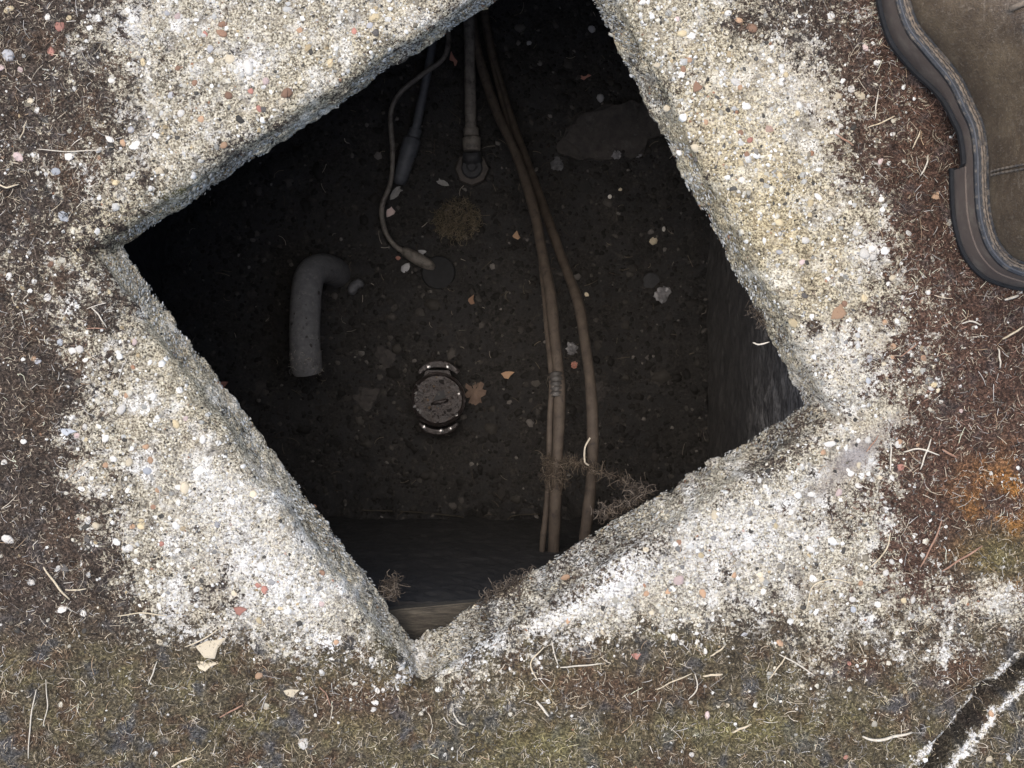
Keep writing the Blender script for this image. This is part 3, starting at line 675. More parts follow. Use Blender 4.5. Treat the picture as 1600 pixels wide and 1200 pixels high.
for pts, r_, m_, lab in [
 ([(60, 234), (110, 238), (165, 236)], .0005, S2, 'thin pale straw lying level at the left, above the opening corner'),
 ([(33, 220), (40, 205), (44, 190)], .0005, S1, 'short upright straw near the left edge in dark moss'),
 ([(0, 288), (15, 295), (32, 289)], .0008, S1, 'pale stem stub touching the left edge above the opening corner'),
 ([(145, 480), (158, 494), (168, 512)], .0006, S2, 'curved white straw on a moss patch left of the opening'),
 ([(137, 514), (150, 513), (166, 514)], .0006, S3, 'short pinkish twig under the curved white straw at left'),
 ([(70, 885), (90, 912), (110, 936)], .0009, S1, 'straight straw pointing at the slim white chip at lower left'),
 ([(105, 920), (120, 921), (137, 919)], .0007, S1, 'short level straw right of the straight straw at lower left'),
 ([(48, 1182), (50, 1130), (60, 1075)], .0006, S2, 'long upright white straw at the lower left corner, left of two'),
 ([(71, 1132), (76, 1100), (74, 1060)], .0005, S2, 'long upright white straw at the lower left corner, right of two'),
 ([(185, 962), (225, 957), (262, 962)], .0006, S1, 'arched tan straw on brown moss left of the white concrete'),
 ([(234, 1068), (242, 1048), (247, 1032)], .0006, S2, 'short slanting white straw below and left of the cream chips'),
 ([(345, 1119), (362, 1110), (381, 1100)], .0008, S3, 'pinkish brown twig on moss near the bottom, right of the straws'),
 ([(270, 1196), (285, 1188), (302, 1182)], .0009, S1, 'thick straw stub at the bottom edge on the left'),
 ([(290, 1010), (318, 998), (346, 980)], .0006, S1, 'slanting straw crossing above the large cream chip'),
 ([(500, 1072), (511, 1084), (518, 1102)], .0006, S3, 'reddish curved stem below the lower left side of the opening'),
 ([(708, 1112), (716, 1126), (727, 1132)], .0008, S2, 'bent white stem under the bottom corner of the opening'),
 ([(875, 1041), (905, 1039), (940, 1034)], .0007, S2, 'white level straw at the foot of the white lime patch'),
 ([(862, 1000), (866, 1020), (872, 1038)], .0006, S2, 'white straw rising from the end of the level straw'),
 ([(850, 1010), (829, 1035), (840, 1062)], .0007, S1, 'hooked straw curving left of the lime patch foot'),
 ([(838, 1094), (848, 1106), (857, 1118)], .0011, S2, 'stubby thick white stem in red brown moss near the bottom'),
 ([(1025, 1074), (1050, 1062), (1080, 1050)], .0006, S1, 'long slanting straw in olive moss at bottom centre right'),
 ([(1097, 1054), (1112, 1052), (1127, 1051)], .0010, S1, 'short thick level straw right of the long slanting one'),
 ([(1084, 1050), (1088, 1072), (1074, 1091)], .0006, S2, 'straw bent like an elbow in the bottom moss'),
 ([(1143, 1143), (1156, 1136), (1172, 1129)], .0010, S1, 'pale yellow straw by olive moss near the bottom edge'),
 ([(1108, 1023), (1120, 1015), (1131, 1006)], .0008, S1, 'tan straw beside a white pebble below the lime patch'),
 ([(1345, 1148), (1365, 1154), (1395, 1148), (1422, 1142)], .0013, S2, 'thick pale curved stem near the bottom right crack'),
 ([(1215, 1020), (1245, 1036), (1271, 1054)], .0007, S2, 'straight white straw at the left end of a dark moss band, lower right'),
 ([(1200, 1058), (1214, 1040), (1226, 1022)], .0006, S1, 'straw crossing the end of the straight white straw'),
 ([(1358, 886), (1382, 862), (1391, 832)], .0007, S1, 'long bent straw on speckled concrete at right'),
 ([(1258, 952), (1270, 915), (1300, 905), (1332, 911)], .0006, S1, 'large arched straw on speckled concrete at lower right'),
 ([(1436, 885), (1455, 850), (1470, 812)], .0008, S3, 'reddish twig leaning right beside the orange moss'),
 ([(1470, 892), (1500, 872), (1532, 852)], .0009, S3, 'brown twig lying under the orange moss at right'),
 ([(1390, 735), (1391, 712), (1390, 690)], .0007, S2, 'upright white straw right of the smooth grey patch'),
 ([(1436, 733), (1444, 710), (1453, 686)], .0007, S2, 'slanting white straw between an arched straw and the orange pebbles'),
 ([(1410, 706), (1435, 701), (1466, 711)], .0008, S2, 'arched white straw right of the smooth grey patch'),
 ([(1470, 702), (1480, 708), (1493, 715)], .0011, S3, 'short thick pinkish stem end right of the arched straw'),
 ([(1352, 706), (1362, 694), (1372, 680)], .0006, S3, 'pinkish straw on the edge of the smooth grey patch'),
 ([(1403, 558), (1420, 546), (1434, 535)], .0006, S3, 'thin reddish straw right of the small orange pebble'),
 ([(1566, 469), (1577, 466), (1589, 462)], .0012, S2, 'thick white stem just below the boot heel'),
 ([(1564, 530), (1580, 521), (1597, 510)], .0009, S1, 'tan straw at the right edge below the boot'),
 ([(1557, 545), (1559, 560), (1561, 575)], .0008, S2, 'upright white straw at the right below the tan straw'),
 ([(1500, 506), (1515, 502), (1531, 508)], .0007, S2, 'arched white straw in dark moss below the boot heel'),
 ([(1366, 186), (1369, 163), (1372, 140)], .0006, S2, 'upright white straw in dark moss left of the boot'),
 ([(1355, 200), (1375, 193), (1397, 182)], .0007, S1, 'tan straw under the upright straw left of the boot'),
 ([(1305, 211), (1318, 219), (1332, 229)], .0008, S3, 'pink twig on the concrete edge left of the boot'),
 ([(1435, 276), (1443, 262), (1448, 243)], .0007, S2, 'curved white straw in moss beside the boot waist'),
 ([(1424, 233), (1430, 220), (1437, 204)], .0006, S1, 'slim straw above the curved white straw by the boot'),
 ([(1184, 534), (1194, 537), (1210, 533)], .0008, S2, 'white twig poking over the right side of the opening')]:
    stem(pts, r_, m_, lab)

# ------------------------------------------------------------------ the chamber
ZF = -.75
XW0, XW1 = P(270, 0, ZF).x, P(1102, 0, ZF).x; YW0 = -.1955; YW1 = .585
def floor_h(x, y):
    dw = np.minimum(np.minimum(x-XW0, XW1-x), np.minimum(y-YW0, YW1-y))
    bank = .045*np.exp(-np.clip(dw, 0, 1)/.028)*(.55+.6*vn(x, y, .05, 95)+.3*vn(x, y, .017, 96))
    return ZF+bank+.012*vn(x, y, .16, 91)+.008*vn(x, y, .055, 92)+.0042*vn(x, y, .02, 93)+.0018*vn(x, y, .008, 94)
def fz(px_, py_):
    p = P(px_, py_, ZF); return float(floor_h(np.array([p.x]), np.array([p.y]))[0])
gx = np.linspace(XW0-.02, XW1+.02, 250); gy = np.linspace(YW0-.02, YW1+.02, 250); GX, GY = np.meshgrid(gx, gy)
GZ = floor_h(GX, GY); ii, jj = np.meshgrid(np.arange(249), np.arange(249), indexing='ij')
me = mesh_np('chamber_floor', np.c_[GX.ravel(), GY.ravel(), GZ.ravel()], [np.stack([ii*250+jj, ii*250+jj+1, (ii+1)*250+jj+1, (ii+1)*250+jj], -1).reshape(-1, 4)])
tag(link_mesh('chamber_floor', me, M['soil']), 'dark soil floor of the chamber', kind='structure')
def wall(axis, pos, out, a0, a1, z0, z1, label, seed):
    """inner face displaced, 0.15 m thick, as one solid"""
    na, nz = 110, 90; V = []; F = []
    A = np.linspace(a0, a1, na); Z = np.linspace(z0, z1, nz); AA, ZZ = np.meshgrid(A, Z, indexing='ij')
    D = pos-out*(.002*vn(AA, ZZ, .03, seed)+.0015*vn(AA, ZZ, .009, seed+1)+.0009*vn(AA, ZZ, .004, seed+2))
    B = np.full_like(D, pos+out*.15)
    def pack(D_): return np.c_[D_.ravel(), AA.ravel(), ZZ.ravel()] if axis == 'x' else np.c_[AA.ravel(), D_.ravel(), ZZ.ravel()]
    V = np.concatenate([pack(D), pack(B)]); idx = np.arange(na*nz).reshape(na, nz); o_ = na*nz
    f1 = np.stack([idx[:-1, :-1], idx[1:, :-1], idx[1:, 1:], idx[:-1, 1:]], -1).reshape(-1, 4)
    rim = np.concatenate([idx[:, 0], idx[-1, 1:], idx[-2::-1, -1], idx[0, -2:0:-1]]); r2 = np.roll(rim, -1)
    f2 = np.stack([rim, r2, r2+o_, rim+o_], -1)
    f3 = np.array([[idx[0, 0]+o_, idx[-1, 0]+o_, idx[-1, -1]+o_, idx[0, -1]+o_]])
    me = mesh_np('chamber_wall', V, [f1, f2, f3], False)
    bm = bmesh.new(); bm.from_mesh(me); bmesh.ops.recalc_face_normals(bm, faces=bm.faces); bm.to_mesh(me); bm.free()
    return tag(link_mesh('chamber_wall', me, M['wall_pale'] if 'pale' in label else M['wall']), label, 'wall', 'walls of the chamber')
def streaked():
    m, nt, b = nodes_of('streaked_concrete_light_patch'); co = coords(nt)
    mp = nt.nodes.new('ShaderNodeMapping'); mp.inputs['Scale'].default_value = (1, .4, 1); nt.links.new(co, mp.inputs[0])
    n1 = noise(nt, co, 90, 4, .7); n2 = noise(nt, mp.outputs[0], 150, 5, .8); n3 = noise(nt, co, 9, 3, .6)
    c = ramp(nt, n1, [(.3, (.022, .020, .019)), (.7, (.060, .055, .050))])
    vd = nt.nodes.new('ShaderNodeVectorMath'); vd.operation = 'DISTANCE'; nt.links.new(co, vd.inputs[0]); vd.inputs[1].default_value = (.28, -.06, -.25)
    patch = ramp(nt, mth(nt, 'ADD', vd.outputs['Value'], mth(nt, 'MULTIPLY', n3, .12)), [(.12, 1.0), (.30, .08)])  # light falling on this wall, painted in as a paler patch of streaks
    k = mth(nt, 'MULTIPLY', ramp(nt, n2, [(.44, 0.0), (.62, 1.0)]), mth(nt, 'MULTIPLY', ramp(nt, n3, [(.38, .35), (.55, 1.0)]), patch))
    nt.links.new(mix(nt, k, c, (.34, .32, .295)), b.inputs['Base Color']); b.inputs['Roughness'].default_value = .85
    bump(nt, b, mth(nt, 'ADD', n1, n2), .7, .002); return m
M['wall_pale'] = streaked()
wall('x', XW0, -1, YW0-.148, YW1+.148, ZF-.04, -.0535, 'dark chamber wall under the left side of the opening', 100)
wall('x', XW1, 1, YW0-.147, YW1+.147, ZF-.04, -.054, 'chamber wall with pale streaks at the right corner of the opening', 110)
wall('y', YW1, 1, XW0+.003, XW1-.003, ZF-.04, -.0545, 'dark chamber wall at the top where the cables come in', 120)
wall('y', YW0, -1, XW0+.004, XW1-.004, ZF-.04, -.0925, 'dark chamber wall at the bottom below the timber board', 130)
# timber board on the lower wall, with its grain and a nail hole
a, b = P(520, 962, -.0735), P(960, 921, -.0735)
bo = plate('timber_board', [(a.x, a.y), (a.x, a.y-.115), (b.x, b.y-.115), (b.x, b.y)], -.092, .018, M['board'], None, .0015)
tag(bo, 'weathered timber board on the wall at the bottom corner of the opening', 'board')
# soil lumps and litter on the floor
n = 9000
x = rng.uniform(XW0, XW1, n); y = rng.uniform(YW0, YW1, n)
cl = np.array([(.014, .0125, .011), (.029, .026, .023), (.068, .061, .054), (.15, .137, .125)])[rng.choice(4, n, p=[.5, .36, .115, .025])]*rng.uniform(.7, 1.2, (n, 1))
domes('soil_crumbs', np.c_[x, y, floor_h(x, y)+.0004], np.tile(np.array([[0., 0, 1]]), (n, 1)), np.clip(rng.lognormal(math.log(.0021), .5, n), .001, .007), cl, M['grain'], None)
n = 420
x = rng.uniform(XW0, XW1, n); y = rng.uniform(YW0, YW1, n)
domes('soil_clods', np.c_[x, y, floor_h(x, y)-.001], np.tile(np.array([[0., 0, 1]]), (n, 1)), np.clip(rng.lognormal(math.log(.0052), .4, n), .003, .013), np.array([(.014, .0125, .011), (.024, .0215, .019), (.040, .036, .031)])[rng.integers(0, 3, n)], M['grain'], None, (.3, .8))
n = 420
x = rng.uniform(XW0, XW1, n); y = rng.uniform(YW0, YW1, n)
cc = np.array([(.34, .30, .25), (.17, .14, .105), (.07, .055, .042)])[rng.choice(3, n, p=[.14, .33, .53])]*rng.uniform(.6, 1.2, (n, 1))
fibres('floor_litter', np.c_[x, y, floor_h(x, y)+.002], rng.uniform(.006, .022, n), rng.uniform(.0003, .0007, n), cc, M['fiber'], 1.2, (0, .3))

# ------------------------------------------------------------------ cables
def path(pts, n=8): return catmull([P(*p) for p in pts], n)
def cable(name, pts, r, mat, label, n=8, parent=None, wob=.05):
    q = path(pts, n); rs = [r*(1+.05*math.sin(i*.37+r*900)+.05*float(vn(i*.01, r*50, .022, 77))) for i in range(len(q))]
    q = [p+Vector((.0009*float(vn(i*.01, .3, .05, 78)), 0, .001*float(vn(i*.01, .7, .06, 79)))) for i, p in enumerate(q)]
    o = tube(name, q, rs, mat, parent, 14, True, wob)
    return tag(o, label, 'cable') if label else o
cable('cable', [(728, -60, -.715), (738, 30, -.71), (749, 90, -.70), (775, 170, -.685), (808, 245, -.65), (833, 320, -.60), (849, 400, -.54), (861, 470, -.48), (870, 550, -.43), (874, 620, -.40), (872, 700, -.385), (869, 780, -.385), (865, 868, -.40), (864, 900, -.405)],
      .0068, M['cable'], 'thickest brown cable running down the middle of the pit')
cable('cable', [(748, -60, -.735), (757, 20, -.735), (773, 100, -.73), (797, 180, -.715), (826, 260, -.68), (852, 330, -.64), (881, 410, -.575), (905, 480, -.50), (918, 560, -.44), (925, 640, -.40), (926, 720, -.385), (921, 790, -.385), (914, 840, -.39), (909, 890, -.40)],
      .0066, M['cable'], 'brown cable curving to the right of the thickest one')
cable('cable', [(742, -60, -.738), (760, 60, -.735), (790, 180, -.70), (820, 280, -.655), (838, 350, -.595), (848, 430, -.525), (856, 520, -.46), (861, 600, -.405), (859, 680, -.39), (856, 760, -.39), (850, 830, -.395), (845, 895, -.40)],
      .0034, M['cable'], 'thin brown cable tied along the left of the thickest one')
# tape round the two bound cables
t0 = path([(872, 585, -.412), (873, 598, -.407), (873, 610, -.403), (873, 622, -.400)], 5)
o = tube('cable_tape', [p+Vector((-.0028, 0, 0)) for p in t0], [.0085+.0009*math.sin(i*2.1) for i in range(len(t0))], M['tape'], None, 12, True, .16)
tag(o, 'dirty black tape binding two brown cables together', 'tape')
# cable with gland and round end fitting
e = empty('cable_with_end_fitting', P(736, 240, ZF)); tag(e, 'grey cable ending in a collar and a round eye fitting', 'cable')
cable('sheath', [(728, -60, -.70), (733, 40, -.70), (734, 110, -.70), (736, 205, -.71)], .0082, M['cable_grey'], None, 6, e)
tube('collar', [P(736, 199, -.712), P(736, 201, -.712), P(736.5, 211, -.713), P(736.5, 213, -.713)], [.0098, .0112, .0112, .0100], M['cable_grey'], e, 24)
g_ = tube('gland', [P(736.5, 214, -.713), P(736.7, 216, -.713), P(737, 232, -.714), P(737, 236, -.714)], [.0118, .0132, .0132, .0118], M['cable_grey'], e, 24)
tube('neck', [P(737, 236, -.718), P(738, 252, -.724)], [.0125, .0150], M['rubber'], e, 20)
M['flange'] = simple('rusty_dull_flange', (.035, .030, .027), (.085, .072, .062), 130, .8, .7, .0015)
c_ = P(738, 266, -.745)
lathe('eye_plate', [(.0235, 0), (.0250, .003), (.0250, .010), (.0232, .0135), (.0150, .0150)], M['flange'], c_, (0, 0, 1), e, 8, .06)
bo_ = lathe('boss', [(.0152, .0152), (.0152, .021), (.0135, .0232), (.0085, .0232), (.0080, .0205)], M['rubber'], c_, (0, 0, 1), e, 28)
lathe('bolt', [(.0068, .0206), (.0068, .0255), (.0056, .0268)], M['rubber'], c_, (0, 0, 1), bo_, 6)
# black cable with connector
e = empty('cable_with_connector', P(640, 240, ZF)); tag(e, 'black cable with a thick sleeve connector left of the grey cable', 'cable')
cable('sheath', [(690, -60, -.715), (680, 30, -.71), (672, 90, -.71), (663, 140, -.715), (649, 206, -.72)], .0062, M['cable_black'], None, 6, e)
tube('collar', [P(650, 200, -.722), P(649.5, 203, -.722), P(646, 213, -.723), P(645, 216, -.723)], [.0078, .0095, .0095, .0082], M['cable_black'], e, 22)
tube('connector', [P(645, 215, -.724), P(644, 219, -.724), P(637, 241, -.726), P(636, 244, -.7262), P(635.5, 246, -.7265), P(626, 278, -.732), P(624, 287, -.735)], [.0105, .0128, .0128, .0112, .0122, .0105, .0085], M['cable_black'], e, 24)
# thin cable with plug and round pad
e = empty('cable_with_plug', P(650, 400, ZF)); tag(e, 'thin dark cable snaking down to a moulded plug on a round pad', 'cable')
cable('sheath', [(706, -60, -.70), (701, 40, -.70), (700, 72, -.695), (690, 95, -.69), (655, 120, -.69), (625, 146, -.69), (611, 180, -.70), (614, 232, -.71), (610, 285, -.715), (597, 325, -.72), (601, 360, -.725), (617, 384, -.73), (632, 393, -.735)], .0036, M['cable_grey'], None, 7, e)
tube('plug', [P(628, 391, -.735), P(634, 394, -.735), P(652, 404, -.735), P(668, 413, -.737), P(678, 419, -.74)], [.0042, .0075, .0092, .0084, .006], M['cable_grey'], e, 16)
lathe('pad', [(.0245, -.012), (.0250, -.002), (.0235, .002), (.0200, .0028)], M['outsole_shadow'], P(685, 426, fz(685, 426)+.005), (0.05, 0.05, 1), e, 36)

# ------------------------------------------------------------------ elbow pipe
e = empty('elbow_pipe', P(540, 425, ZF)); tag(e, 'grey plastic elbow pipe lying open ended at the left of the pit', 'pipe')
pp = path([(538, 440, -.85), (532, 433, -.79), (521, 424, -.730), (503, 419, -.685), (486, 428, -.657), (479, 455, -.643), (476, 515, -.636), (477, 552, -.636)], 7)
tube('bend', pp, .0210, M['pipe'], e, 30, True, .035)
q0, q1, q2, q3 = P(477, 549, -.636), P(477, 551, -.636), P(479, 571, -.639), P(481, 582, -.642)
co_ = tube('collar', [q0, q1, q2, q3], [.0214, .0219, .0214, .0196], M['pipe'], e, 30, False)
tube('liner', [q3, q2, q1], [.0196, .0185, .0182], M['pipe'], co_, 30, True)
n = 90; a = rng.uniform(.3, math.pi-.3, n); tt = rng.uniform(0, 1, n); c1 = np.array([tuple(q1)]); c3 = np.array([tuple(q3)])
base_ = c1*(1-tt[:, None])+c3*tt[:, None]+.0228*np.c_[np.cos(a), a*0, np.sin(a)]
n = 420; ki = rng.integers(14, len(pp)-1, n); a = rng.uniform(.25, math.pi-.25, n); cpt = np.array([tuple(pp[i]) for i in ki])
nrm_ = np.c_[np.cos(a), a*0, np.sin(a)]
domes('mud_crust', cpt+nrm_*.0206+np.c_[a*0, rng.uniform(-.003, .003, n), a*0], nrm_, np.clip(rng.lognormal(math.log(.0009), .5, n), .0004, .003), np.array([(.10, .098, .096), (.17, .165, .16), (.05, .046, .043)])[rng.choice(3, n, p=[.4, .25, .35])], M['grain'], e, (.15, .45))
n = 90; a = rng.uniform(.3, math.pi-.3, n); tt = rng.uniform(0, 1, n)
fz_o = fibres('dust_fuzz', base_, rng.uniform(.003, .009, n), rng.uniform(.0003, .0007, n), np.array([(.16, .15, .14), (.25, .23, .2), (.09, .085, .08)])[rng.integers(0, 3, n)], M['fiber'], 2.0, (-.2, .4), 3, e)
# ------------------------------------------------------------------ capped stopcock
e = empty('stopcock_cap', P(685, 622, ZF)); tag(e, 'round corroded metal cap with two curved lugs on the pit floor', 'valve')
ct = P(684.5, 624, -.690)
lathe('body', [(.030, -.085), (.030, -.012), (.0370, -.010), (.0385, -.004), (.0385, .001), (.0360, .0030), (.0345, .0012), (.0335, -.0012), (.020, -.0018)], M['iron'], ct, (0, 0, 1), e, 48, .035)
for ang, nm in ((90, 'lug'), (-90, 'lug')):
    V = []; F = []; K_ = 14; zl = -.004 if ang > 0 else -.008
    for i in range(K_+1):
        a = math.radians(ang-40+80*i/K_); taper = 1-.45*abs(i/K_*2-1)**3; c0 = Vector((ct.x, ct.y, ct.z))
        ri = .0400; ro = .0400+.0085*taper+(.0018 if ang > 0 else 0)
        for (r_, z_) in ((ri, zl-.016), (ro, zl-.016), (ro+.0005, zl-.002), (ro-.0015, zl), (ri+.001, zl), (ri, zl-.002)):
            V.append((c0.x+r_*math.cos(a), c0.y+r_*math.sin(a)*1.04+(.0035 if ang > 0 else -.0008), c0.z+z_))
    for i in range(K_):
        for k in range(6): F.append((i*6+k, i*6+(k+1) % 6, (i+1)*6+(k+1) % 6, (i+1)*6+k))
    F.append((5, 4, 3, 2, 1, 0)); F.append(tuple(K_*6+k for k in range(6)))
    me = bpy.data.meshes.new(nm); me.from_pydata(V, [], F); me.update(); smooth_by_angle(me, 40)
    lg = link_mesh(nm, me, M['iron'], e)
    for dx in ((-.014, .013) if ang > 0 else (-.021, .004, .017)):
        c2 = Vector((ct.x+dx, ct.y+(.0485-.5*dx*dx/.045 if ang > 0 else -(.0450-.5*dx*dx/.045)), ct.z+zl))
        lathe('lug_glint', [(.0032, -.001), (.0030, .0010), (.0016, .0018)], M['bright'], c2, (random.uniform(-.3, .3), random.uniform(-.3, .3), 1), lg, 9, .5)  # bright studs added as glints on the lugs
for k in range(9):
    a = math.radians(random.choice([150, 165, 180, 195, 210, 20, 320, 100])+random.uniform(-8, 8)); rr_ = random.uniform(.029, .0372)
    lathe('glint_flake', [(.0016, -.0008), (.0022, .0006), (.0012, .0013)], M['bright'], Vector((ct.x+rr_*math.cos(a), ct.y+rr_*math.sin(a), ct.z+(.0012 if rr_ > .034 else -.001))), (random.uniform(-.6, .6), random.uniform(-.6, .6), 1), e, 7, .9)  # small bright flakes put on the cap as glints
hb = P(687, 628, -.690); d_ = Vector((.0115, .0030, 0))
tube('handle', [hb-d_, hb-d_*.6+Vector((0, 0, .003)), hb+d_*.6+Vector((0, 0, .0034)), hb+d_], [.0020, .0026, .0026, .0020], M['iron'], e, 8)
n = 260; a = rng.uniform(0, 2*math.pi, n); r0 = .034*np.sqrt(rng.uniform(.02, 1, n))
domes('corrosion_crust', np.c_[ct.x+r0*np.cos(a), ct.y+r0*np.sin(a), np.full(n, ct.z-.0016)], np.tile(np.array([[0., 0, 1]]), (n, 1)), np.clip(rng.lognormal(math.log(.0010), .5, n), .0005, .0034), np.array([(.030, .025, .023), (.075, .062, .056), (.12, .085, .055), (.018, .015, .014)])[rng.choice(4, n, p=[.4, .3, .1, .2])], M['grain'], e, (.2, .5))
plate('key_slot', [(hb.x-.009, hb.y+.002), (hb.x+.009, hb.y+.006), (hb.x+.006, hb.y+.017), (hb.x-.003, hb.y+.0155)], ct.z-.0016, .0009, M['rubber'], e)
# neck between cap and upper lug
plate('bridge', [(ct.x-.021, ct.y+.030), (ct.x+.019, ct.y+.030), (ct.x+.016, ct.y+.0415), (ct.x-.018, ct.y+.0415)], ct.z-.012, .011, M['iron'], e, .0015)

# ------------------------------------------------------------------ things lying on the chamber floor
M['flag'] = simple('dull_grey_brown_stone', (.022, .020, .019), (.055, .048, .043), 70, .85, .8, .003, dust=(.085, .078, .072), dust_scale=40, dust_lo=.56, dust_hi=.75)
def crumple(name, px_, py_, r_, mat, lab, cat, sq=.6, seed=1):
    bm = bmesh.new(); bmesh.ops.create_icosphere(bm, subdivisions=3, radius=1)
    p = P(px_, py_, fz(px_, py_)); s = r_*(CAM_H-p.z)/FPX; rs = random.Random(seed)
    from mathutils import noise as mn
    for v in bm.verts:
        k_ = 1+.55*mn.noise(v.co*2.2+Vector((seed, 0, 0)))+.3*mn.noise(v.co*5+Vector((0, seed, 0)))
        v.co = Vector((v.co.x*k_*s, v.co.y*k_*s, max(v.co.z, -.3)*k_*s*sq))+p+Vector((0, 0, s*sq*.3))
    me = bpy.data.meshes.new(name); bm.to_mesh(me); bm.free()
    return tag(link_mesh(name, me, mat), lab, cat)
M['rag'] = simple('grey_dirty_film', (.05, .05, .052), (.11, .11, .115), 120, .6, .8, .002)
def floor_stone(nm, px_, py_, r_, col, sx, rot, chip, lab, cat, flat=.55, lift=.3):
    return tag(put_stone(nm, px_, py_, r_*.88, col, None, sx, rot, fz(px_, py_), chip, lift-.25, flat), lab, cat)
for a in [
 ('brick_chip', 708, 97, 10, 'red', 1.6, 100, True, 'long red brick chip left of the cables at the top', 'brick chip'),
 ('brick_chip', 806, 370, 8, 'orange', 1.2, 80, True, 'orange chip on soil just left of the thick cable', 'brick chip'),
 ('brick_chip', 792, 586, 9, 'orange', 1.3, 20, True, 'orange brown chip between the oak leaf and the cables', 'brick chip'),
 ('brick_chip', 344, 604, 11, 'red', 1.2, 30, True, 'dull red chip against the lower left side of the opening', 'brick chip'),
 ('brick_chip', 912, 119, 8, 'red', 1.5, 5, True, 'dull red brown chip at the upper right of the pit', 'brick chip'),
 ('brick_chip', 735, 470, 8, 'brown', 1.2, 60, True, 'small brown chip above the round metal cap', 'brick chip'),
 ('stone_chip', 610, 331, 10, 'pink', 1.2, 95, True, 'pale orange stone inside the curve of the thin cable', 'stone'),
 ('stone_chip', 659, 394, 7, 'grey', 1.3, 10, True, 'small pale stone above the moulded plug', 'stone'),
 ('pebble', 634, 420, 9, 'grey', 1.2, 60, False, 'dark grey pebble below the moulded plug', 'pebble'),
 ('pebble', 622, 403, 4.5, 'red', 1.0, 0, False, 'tiny pink pebble left of the moulded plug', 'pebble'),
 ('pebble', 1020, 376, 8, 'cream', 1.2, 0, False, 'cream oval pebble at the right of the pit floor', 'pebble'),
 ('pebble', 812, 43, 9, 'dark', 1.2, 0, False, 'grey round pebble at the very top of the pit', 'pebble'),
 ('pebble', 925, 45, 7, 'grey', 1.1, 0, False, 'grey pebble at the top right of the pit by the slab edge', 'pebble'),
 ('pebble', 938, 153, 7, 'grey', 1.2, 90, False, 'pale grey pebble just above the flat broken slab', 'pebble'),
 ('pebble', 825, 67, 5, 'grey', 1.3, 0, False, 'small pale pebble below the round pebble at the top', 'pebble'),
 ('pebble', 953, 307, 4, 'white', 1.0, 0, False, 'tiny white pebble below the flat broken slab, left of two', 'pebble'),
 ('pebble', 969, 296, 4, 'cream', 1.0, 0, False, 'tiny cream pebble below the flat broken slab, right of two', 'pebble'),
 ('pebble', 918, 459, 5, 'cream', 1.3, 20, False, 'small cream pebble right of the curving brown cable', 'pebble'),
 ('pebble', 1037, 358 , 4, 'white', 1.2, 70, False, 'small white pebble above the cream oval pebble', 'pebble'),
 ('stone', 575, 625, 24, 'dark', 1.3, 60, True, 'flat dark stone between the elbow pipe and the round cap', 'stone'),
 ('stone', 600, 560, 20, 'dark', 1.3, 10, True, 'dark flat stone above and left of the round cap', 'stone'),
 ('stone', 935, 612, 17, 'dark', 1.2, 80, True, 'dark stone right of the curving cable', 'stone'),
 ('stone', 395, 458, 9, 'dark', 1.4, 10, True, 'small dark stone left of the elbow pipe', 'stone'),
 ('stone', 405, 606, 12, 'dark', 1.6, 160, True, 'long dark stone near the lower left side of the opening', 'stone')]:
    if a[4] == 'dark' and a[0] == 'stone': crumple('stone', a[1], a[2], a[3]*.85, M['flag'], a[8], 'stone', .22, int(a[1]))
    else: floor_stone(*a)
# curved shell like stone beside the pipe
q = path([(545, 458, fz(552, 447)+.004), (548, 447, fz(552, 447)+.006), (556, 440, fz(552, 447)+.006), (560, 447, fz(552, 447)+.005)], 4)
tag(tube('curved_stone', [p+Vector((.004, -.002, 0)) for p in q], [.004, .006, .0072, .0075, .0074, .0072, .0070, .0068, .0066, .0065, .0064, .006, .0035][:len(q)], M['rag'], None, 10, True, .15), 'curved pale grey stone right of the elbow pipe', 'stone')
# round disc and crumpled plastic at the right
lathe_o = lathe('round_disc', [(.0130, -.004), (.0135, .001), (.0125, .003), (.006, .0034)], M['rubber'], P(1017, 440, fz(1017, 440)), (0.1, 0, 1), None, 24, .03)
tag(lathe_o, 'small dark round disc half sunk in the soil at right', 'disc')
crumple('plastic_scrap', 1037, 461, 13, M['plastic'], 'crumpled whitish plastic scrap on the floor at right', 'plastic', .5, 3)
crumple('plastic_scrap', 997, 240, 6, M['plastic'], 'small pale lump standing in for a water glint on the flat broken slab', 'plastic', .6, 5)  # pale lump put here for a glint on water
crumple('plastic_scrap', 964, 242, 7, M['plastic'], 'dull scrap left of the water glint lump on the broken slab', 'plastic', .4, 6)
crumple('plastic_scrap', 872, 258, 10, M['rag'], 'grey crumpled scrap right of the cables, left of the broken slab', 'plastic', .4, 8)
crumple('plastic_scrap', 893, 545, 9, M['plastic'], 'white shredded scrap between the two thick cables', 'plastic', .5, 9)
crumple('brick_crumb', 897, 570, 5, M['st_red'], 'bright red crumb between the two thick cables', 'brick chip', .6, 10)
# flat broken slab lying half buried
ol = [(872, 240), (869, 226), (880, 216), (884, 201), (898, 193), (905, 181), (926, 176), (944, 165), (966, 168), (985, 160), (1012, 166), (1030, 163), (1048, 190), (1038, 214), (1010, 222), (1004, 243), (985, 250), (962, 247), (946, 256), (921, 248), (905, 252), (890, 247)]
o = plate('broken_slab', [tuple(P(a, b, ZF)[:2]) for a, b in ol], ZF-.002, .014, M['flag'], None, .0015, .007, (.05, .04))
tag(o, 'flat broken dark slab half buried at the upper right of the pit', 'stone')
o = plate('slab_fragment', [tuple(P(a, b, ZF)[:2]) for a, b in [(902, 298), (910, 278), (924, 292), (926, 303), (912, 303)]], ZF+.002, .006, M['wall'], None, .001, .001, (.1, .2))
tag(o, 'small triangular dark fragment below the broken slab', 'stone')
